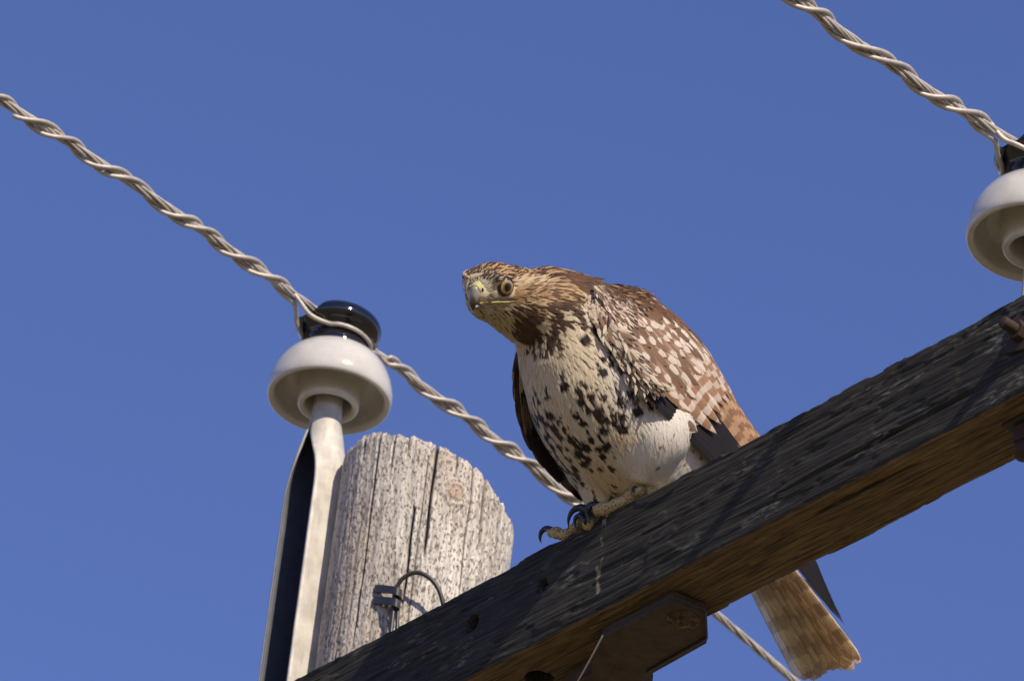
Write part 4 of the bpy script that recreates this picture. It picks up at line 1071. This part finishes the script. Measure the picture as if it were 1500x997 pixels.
# ---- eyes
qe = NT('eye_iris'); ev = qe.obj(); ex, ey, ez = qe.sep(ev)
rr_ = qe.math('SQRT', qe.math('ADD', qe.math('MULTIPLY', ex, ex), qe.math('MULTIPLY', ey, ey)))
ir = qe.noise(qe.comb(qe.math('MULTIPLY', qe.math('ARCTAN2', ey, ex), 7.), qe.math('MULTIPLY', rr_, 250.), 0.), 1., 3)
ic = qe.mix(ir, (.17, .09, .018), (.34, .195, .05)); ic = qe.mix(qe.rng(rr_, .0056, .0072), ic, (.50, .34, .10))
ic = qe.mix(qe.rng(rr_, .0042, .0045, 1, 0), ic, (.002, .002, .002)); ic = qe.mix(qe.rng(rr_, .0072, .0076), ic, (.004, .003, .004))
qe.set(Base_Color=ic, Roughness=.35); qe.b.inputs['Coat Weight'].default_value = 1.; qe.b.inputs['Coat Roughness'].default_value = .02
M_lid = mat_simple('eyelid_skin', (.018, .014, .02), .5, 0, .2, 500, .3)
for sx in (1, -1):
    c = EYE*[sx, 1, 1]; ax = nrm(np.array([sx*.86, .50, .02])); zz_ = ax; xx = nrm(np.cross([0, 0, 1.], zz_)); yy = np.cross(zz_, xx); EM = np.stack([xx, yy, zz_], 1)
    V, F = ellipsoid((0, 0, -.0012), (.0112, .0112, .0066), n=32, m=24)
    o = mesh_obj('eye', V, F, qe.m, hawk); M3 = HM@EM; C3 = H(c-ax*.0014); o.matrix_local = Matrix([[*M3[0], C3[0]], [*M3[1], C3[1]], [*M3[2], C3[2]], [0, 0, 0, 1]])
    a = np.linspace(0, 2*np.pi, 41)
    P = np.stack([.0091*np.cos(a), .0083*np.sin(a), .0012+0*a], 1)
    V, F = [], []
    tv = []; n_ = 10
    for i in range(40):
        t = a[i]; ca_, sa_ = math.cos(t), math.sin(t)
        for j in range(n_):
            b = 2*np.pi*j/n_; rr2 = .0021; V.append(((.0106+rr2*math.cos(b))*ca_, (.0098+rr2*math.cos(b))*sa_, .0012+rr2*.8*math.sin(b)))
    F = [(i*n_+j, ((i+1) % 40)*n_+j, ((i+1) % 40)*n_+(j+1) % n_, i*n_+(j+1) % n_) for i in range(40) for j in range(n_)]
    l = mesh_obj('eyelid', V, F, M_lid, hawk); l.matrix_local = o.matrix_local

# ---- feet
qs = NT('scaly_skin'); sv = qs.obj(); vor = qs.n('TexVoronoi'); vor.inputs['Scale'].default_value = 620; qs.t.links.new(sv, vor.inputs['Vector'])
qs.set(Base_Color=qs.mix(qs.rng(vor.outputs['Distance'], .2, .75), (.72, .58, .26), (.22, .14, .06)), Roughness=.55); qs.bump(qs.math('MULTIPLY', vor.outputs['Distance'], -1.), .7, .0010); M_scale = qs.m
M_claw = mat_simple('black_claw', (.020, .017, .020), .22, 0, .1, 200, .3)
def toe(parent, pts, r, claw, rc=.0034):
    m = 34; P = spline(pts, m); t = np.linspace(0, 1, m); k = len(pts)-1
    rad_ = 1.12*np.interp(t, np.linspace(0, 1, len(r)), r)*(1+.06*np.cos(t*k*2*np.pi)); V, F = tube(P, rad_, 14); o = mesh_obj('toe', V, F, M_scale, parent)
    P = spline(claw, 22); t = np.linspace(0, 1, 22); V, F = tube(P, rc*1.2*(1-t)**.75+.00015, 12); mesh_obj('talon', V, F, M_claw, o)
def foot(name, ank, top, toes):
    P = spline([top, (np.array(top)+ank)/2+np.array([0, .001, 0]), ank], 14); V, F = tube(P, np.interp(np.linspace(0, 1, 14), [0, .6, 1], [.0072, .0066, .0085]), 16)
    fo = mesh_obj(name, V, F, M_scale, hawk)
    for tt_ in toes: toe(fo, *tt_)
al = bq(941, 712, -.014); 
foot('foot', al, al+np.array([.004, .004, .034]), [
    ([al, bq(922, 729, -.008), bq(905, 738, -.003), bq(888, 745, .001), bq(874, 746, .004)], [.0080, .0062, .0060, .0064, .0062], [bq(875, 741, .006), bq(866, 740, .009), bq(861, 747, .011), bq(862, 758, .011), bq(864, 768, .009)], .0042),
    ([al, al+np.array([.010, .010, -.010]), al+np.array([.020, .018, -.014])], [.0075, .0058, .0050], [al+np.array([.020, .018, -.013]), al+np.array([.026, .022, -.011]), al+np.array([.030, .024, -.018])]),
    ([al, al+np.array([.004, .012, -.004]), al+np.array([.006, .026, -.008])], [.0075, .0062, .0055], [al+np.array([.006, .026, -.006]), al+np.array([.007, .036, -.004]), al+np.array([.007, .042, -.012])]),
    ([al, bq(935, 722, -.006)], [.006, .005, .0045], [bq(932, 715, -.004), bq(928, 716, -.001), bq(925, 726, .001)], .0026)])
ar = bq(868, 752, -.018)
foot('foot', ar, ar+np.array([.0, .002, .030]), [
    ([ar, bq(858, 758, -.006), bq(855, 756, .003)], [.0075, .0066, .0060], [bq(862, 747, .006), bq(850, 743, .010), bq(839, 748, .013), bq(833, 760, .013), bq(833, 774, .010)], .0040),
    ([ar, bq(864, 766, -.002), bq(860, 769, .003)], [.0070, .0060, .0050], [bq(860, 764, .005), bq(851, 755, .008), bq(843, 758, .010), bq(842, 768, .010), bq(846, 776, .007)], .0030),
    ([ar, bq(845, 772, -.008), bq(829, 783, -.002), bq(815, 780, .004), bq(807, 779, .006)], [.0075, .0060, .0056, .0058, .0050], [bq(809, 777, .007), bq(800, 774, .009), bq(793, 779, .010), bq(791, 788, .009), bq(793, 795, .007)], .0034),
    ([ar, ar+np.array([.0, .014, -.003]), ar+np.array([.0, .026, -.006])], [.0075, .006, .005], [ar+np.array([0, .026, -.005]), ar+np.array([0, .034, -.003]), ar+np.array([0, .038, -.010])])])
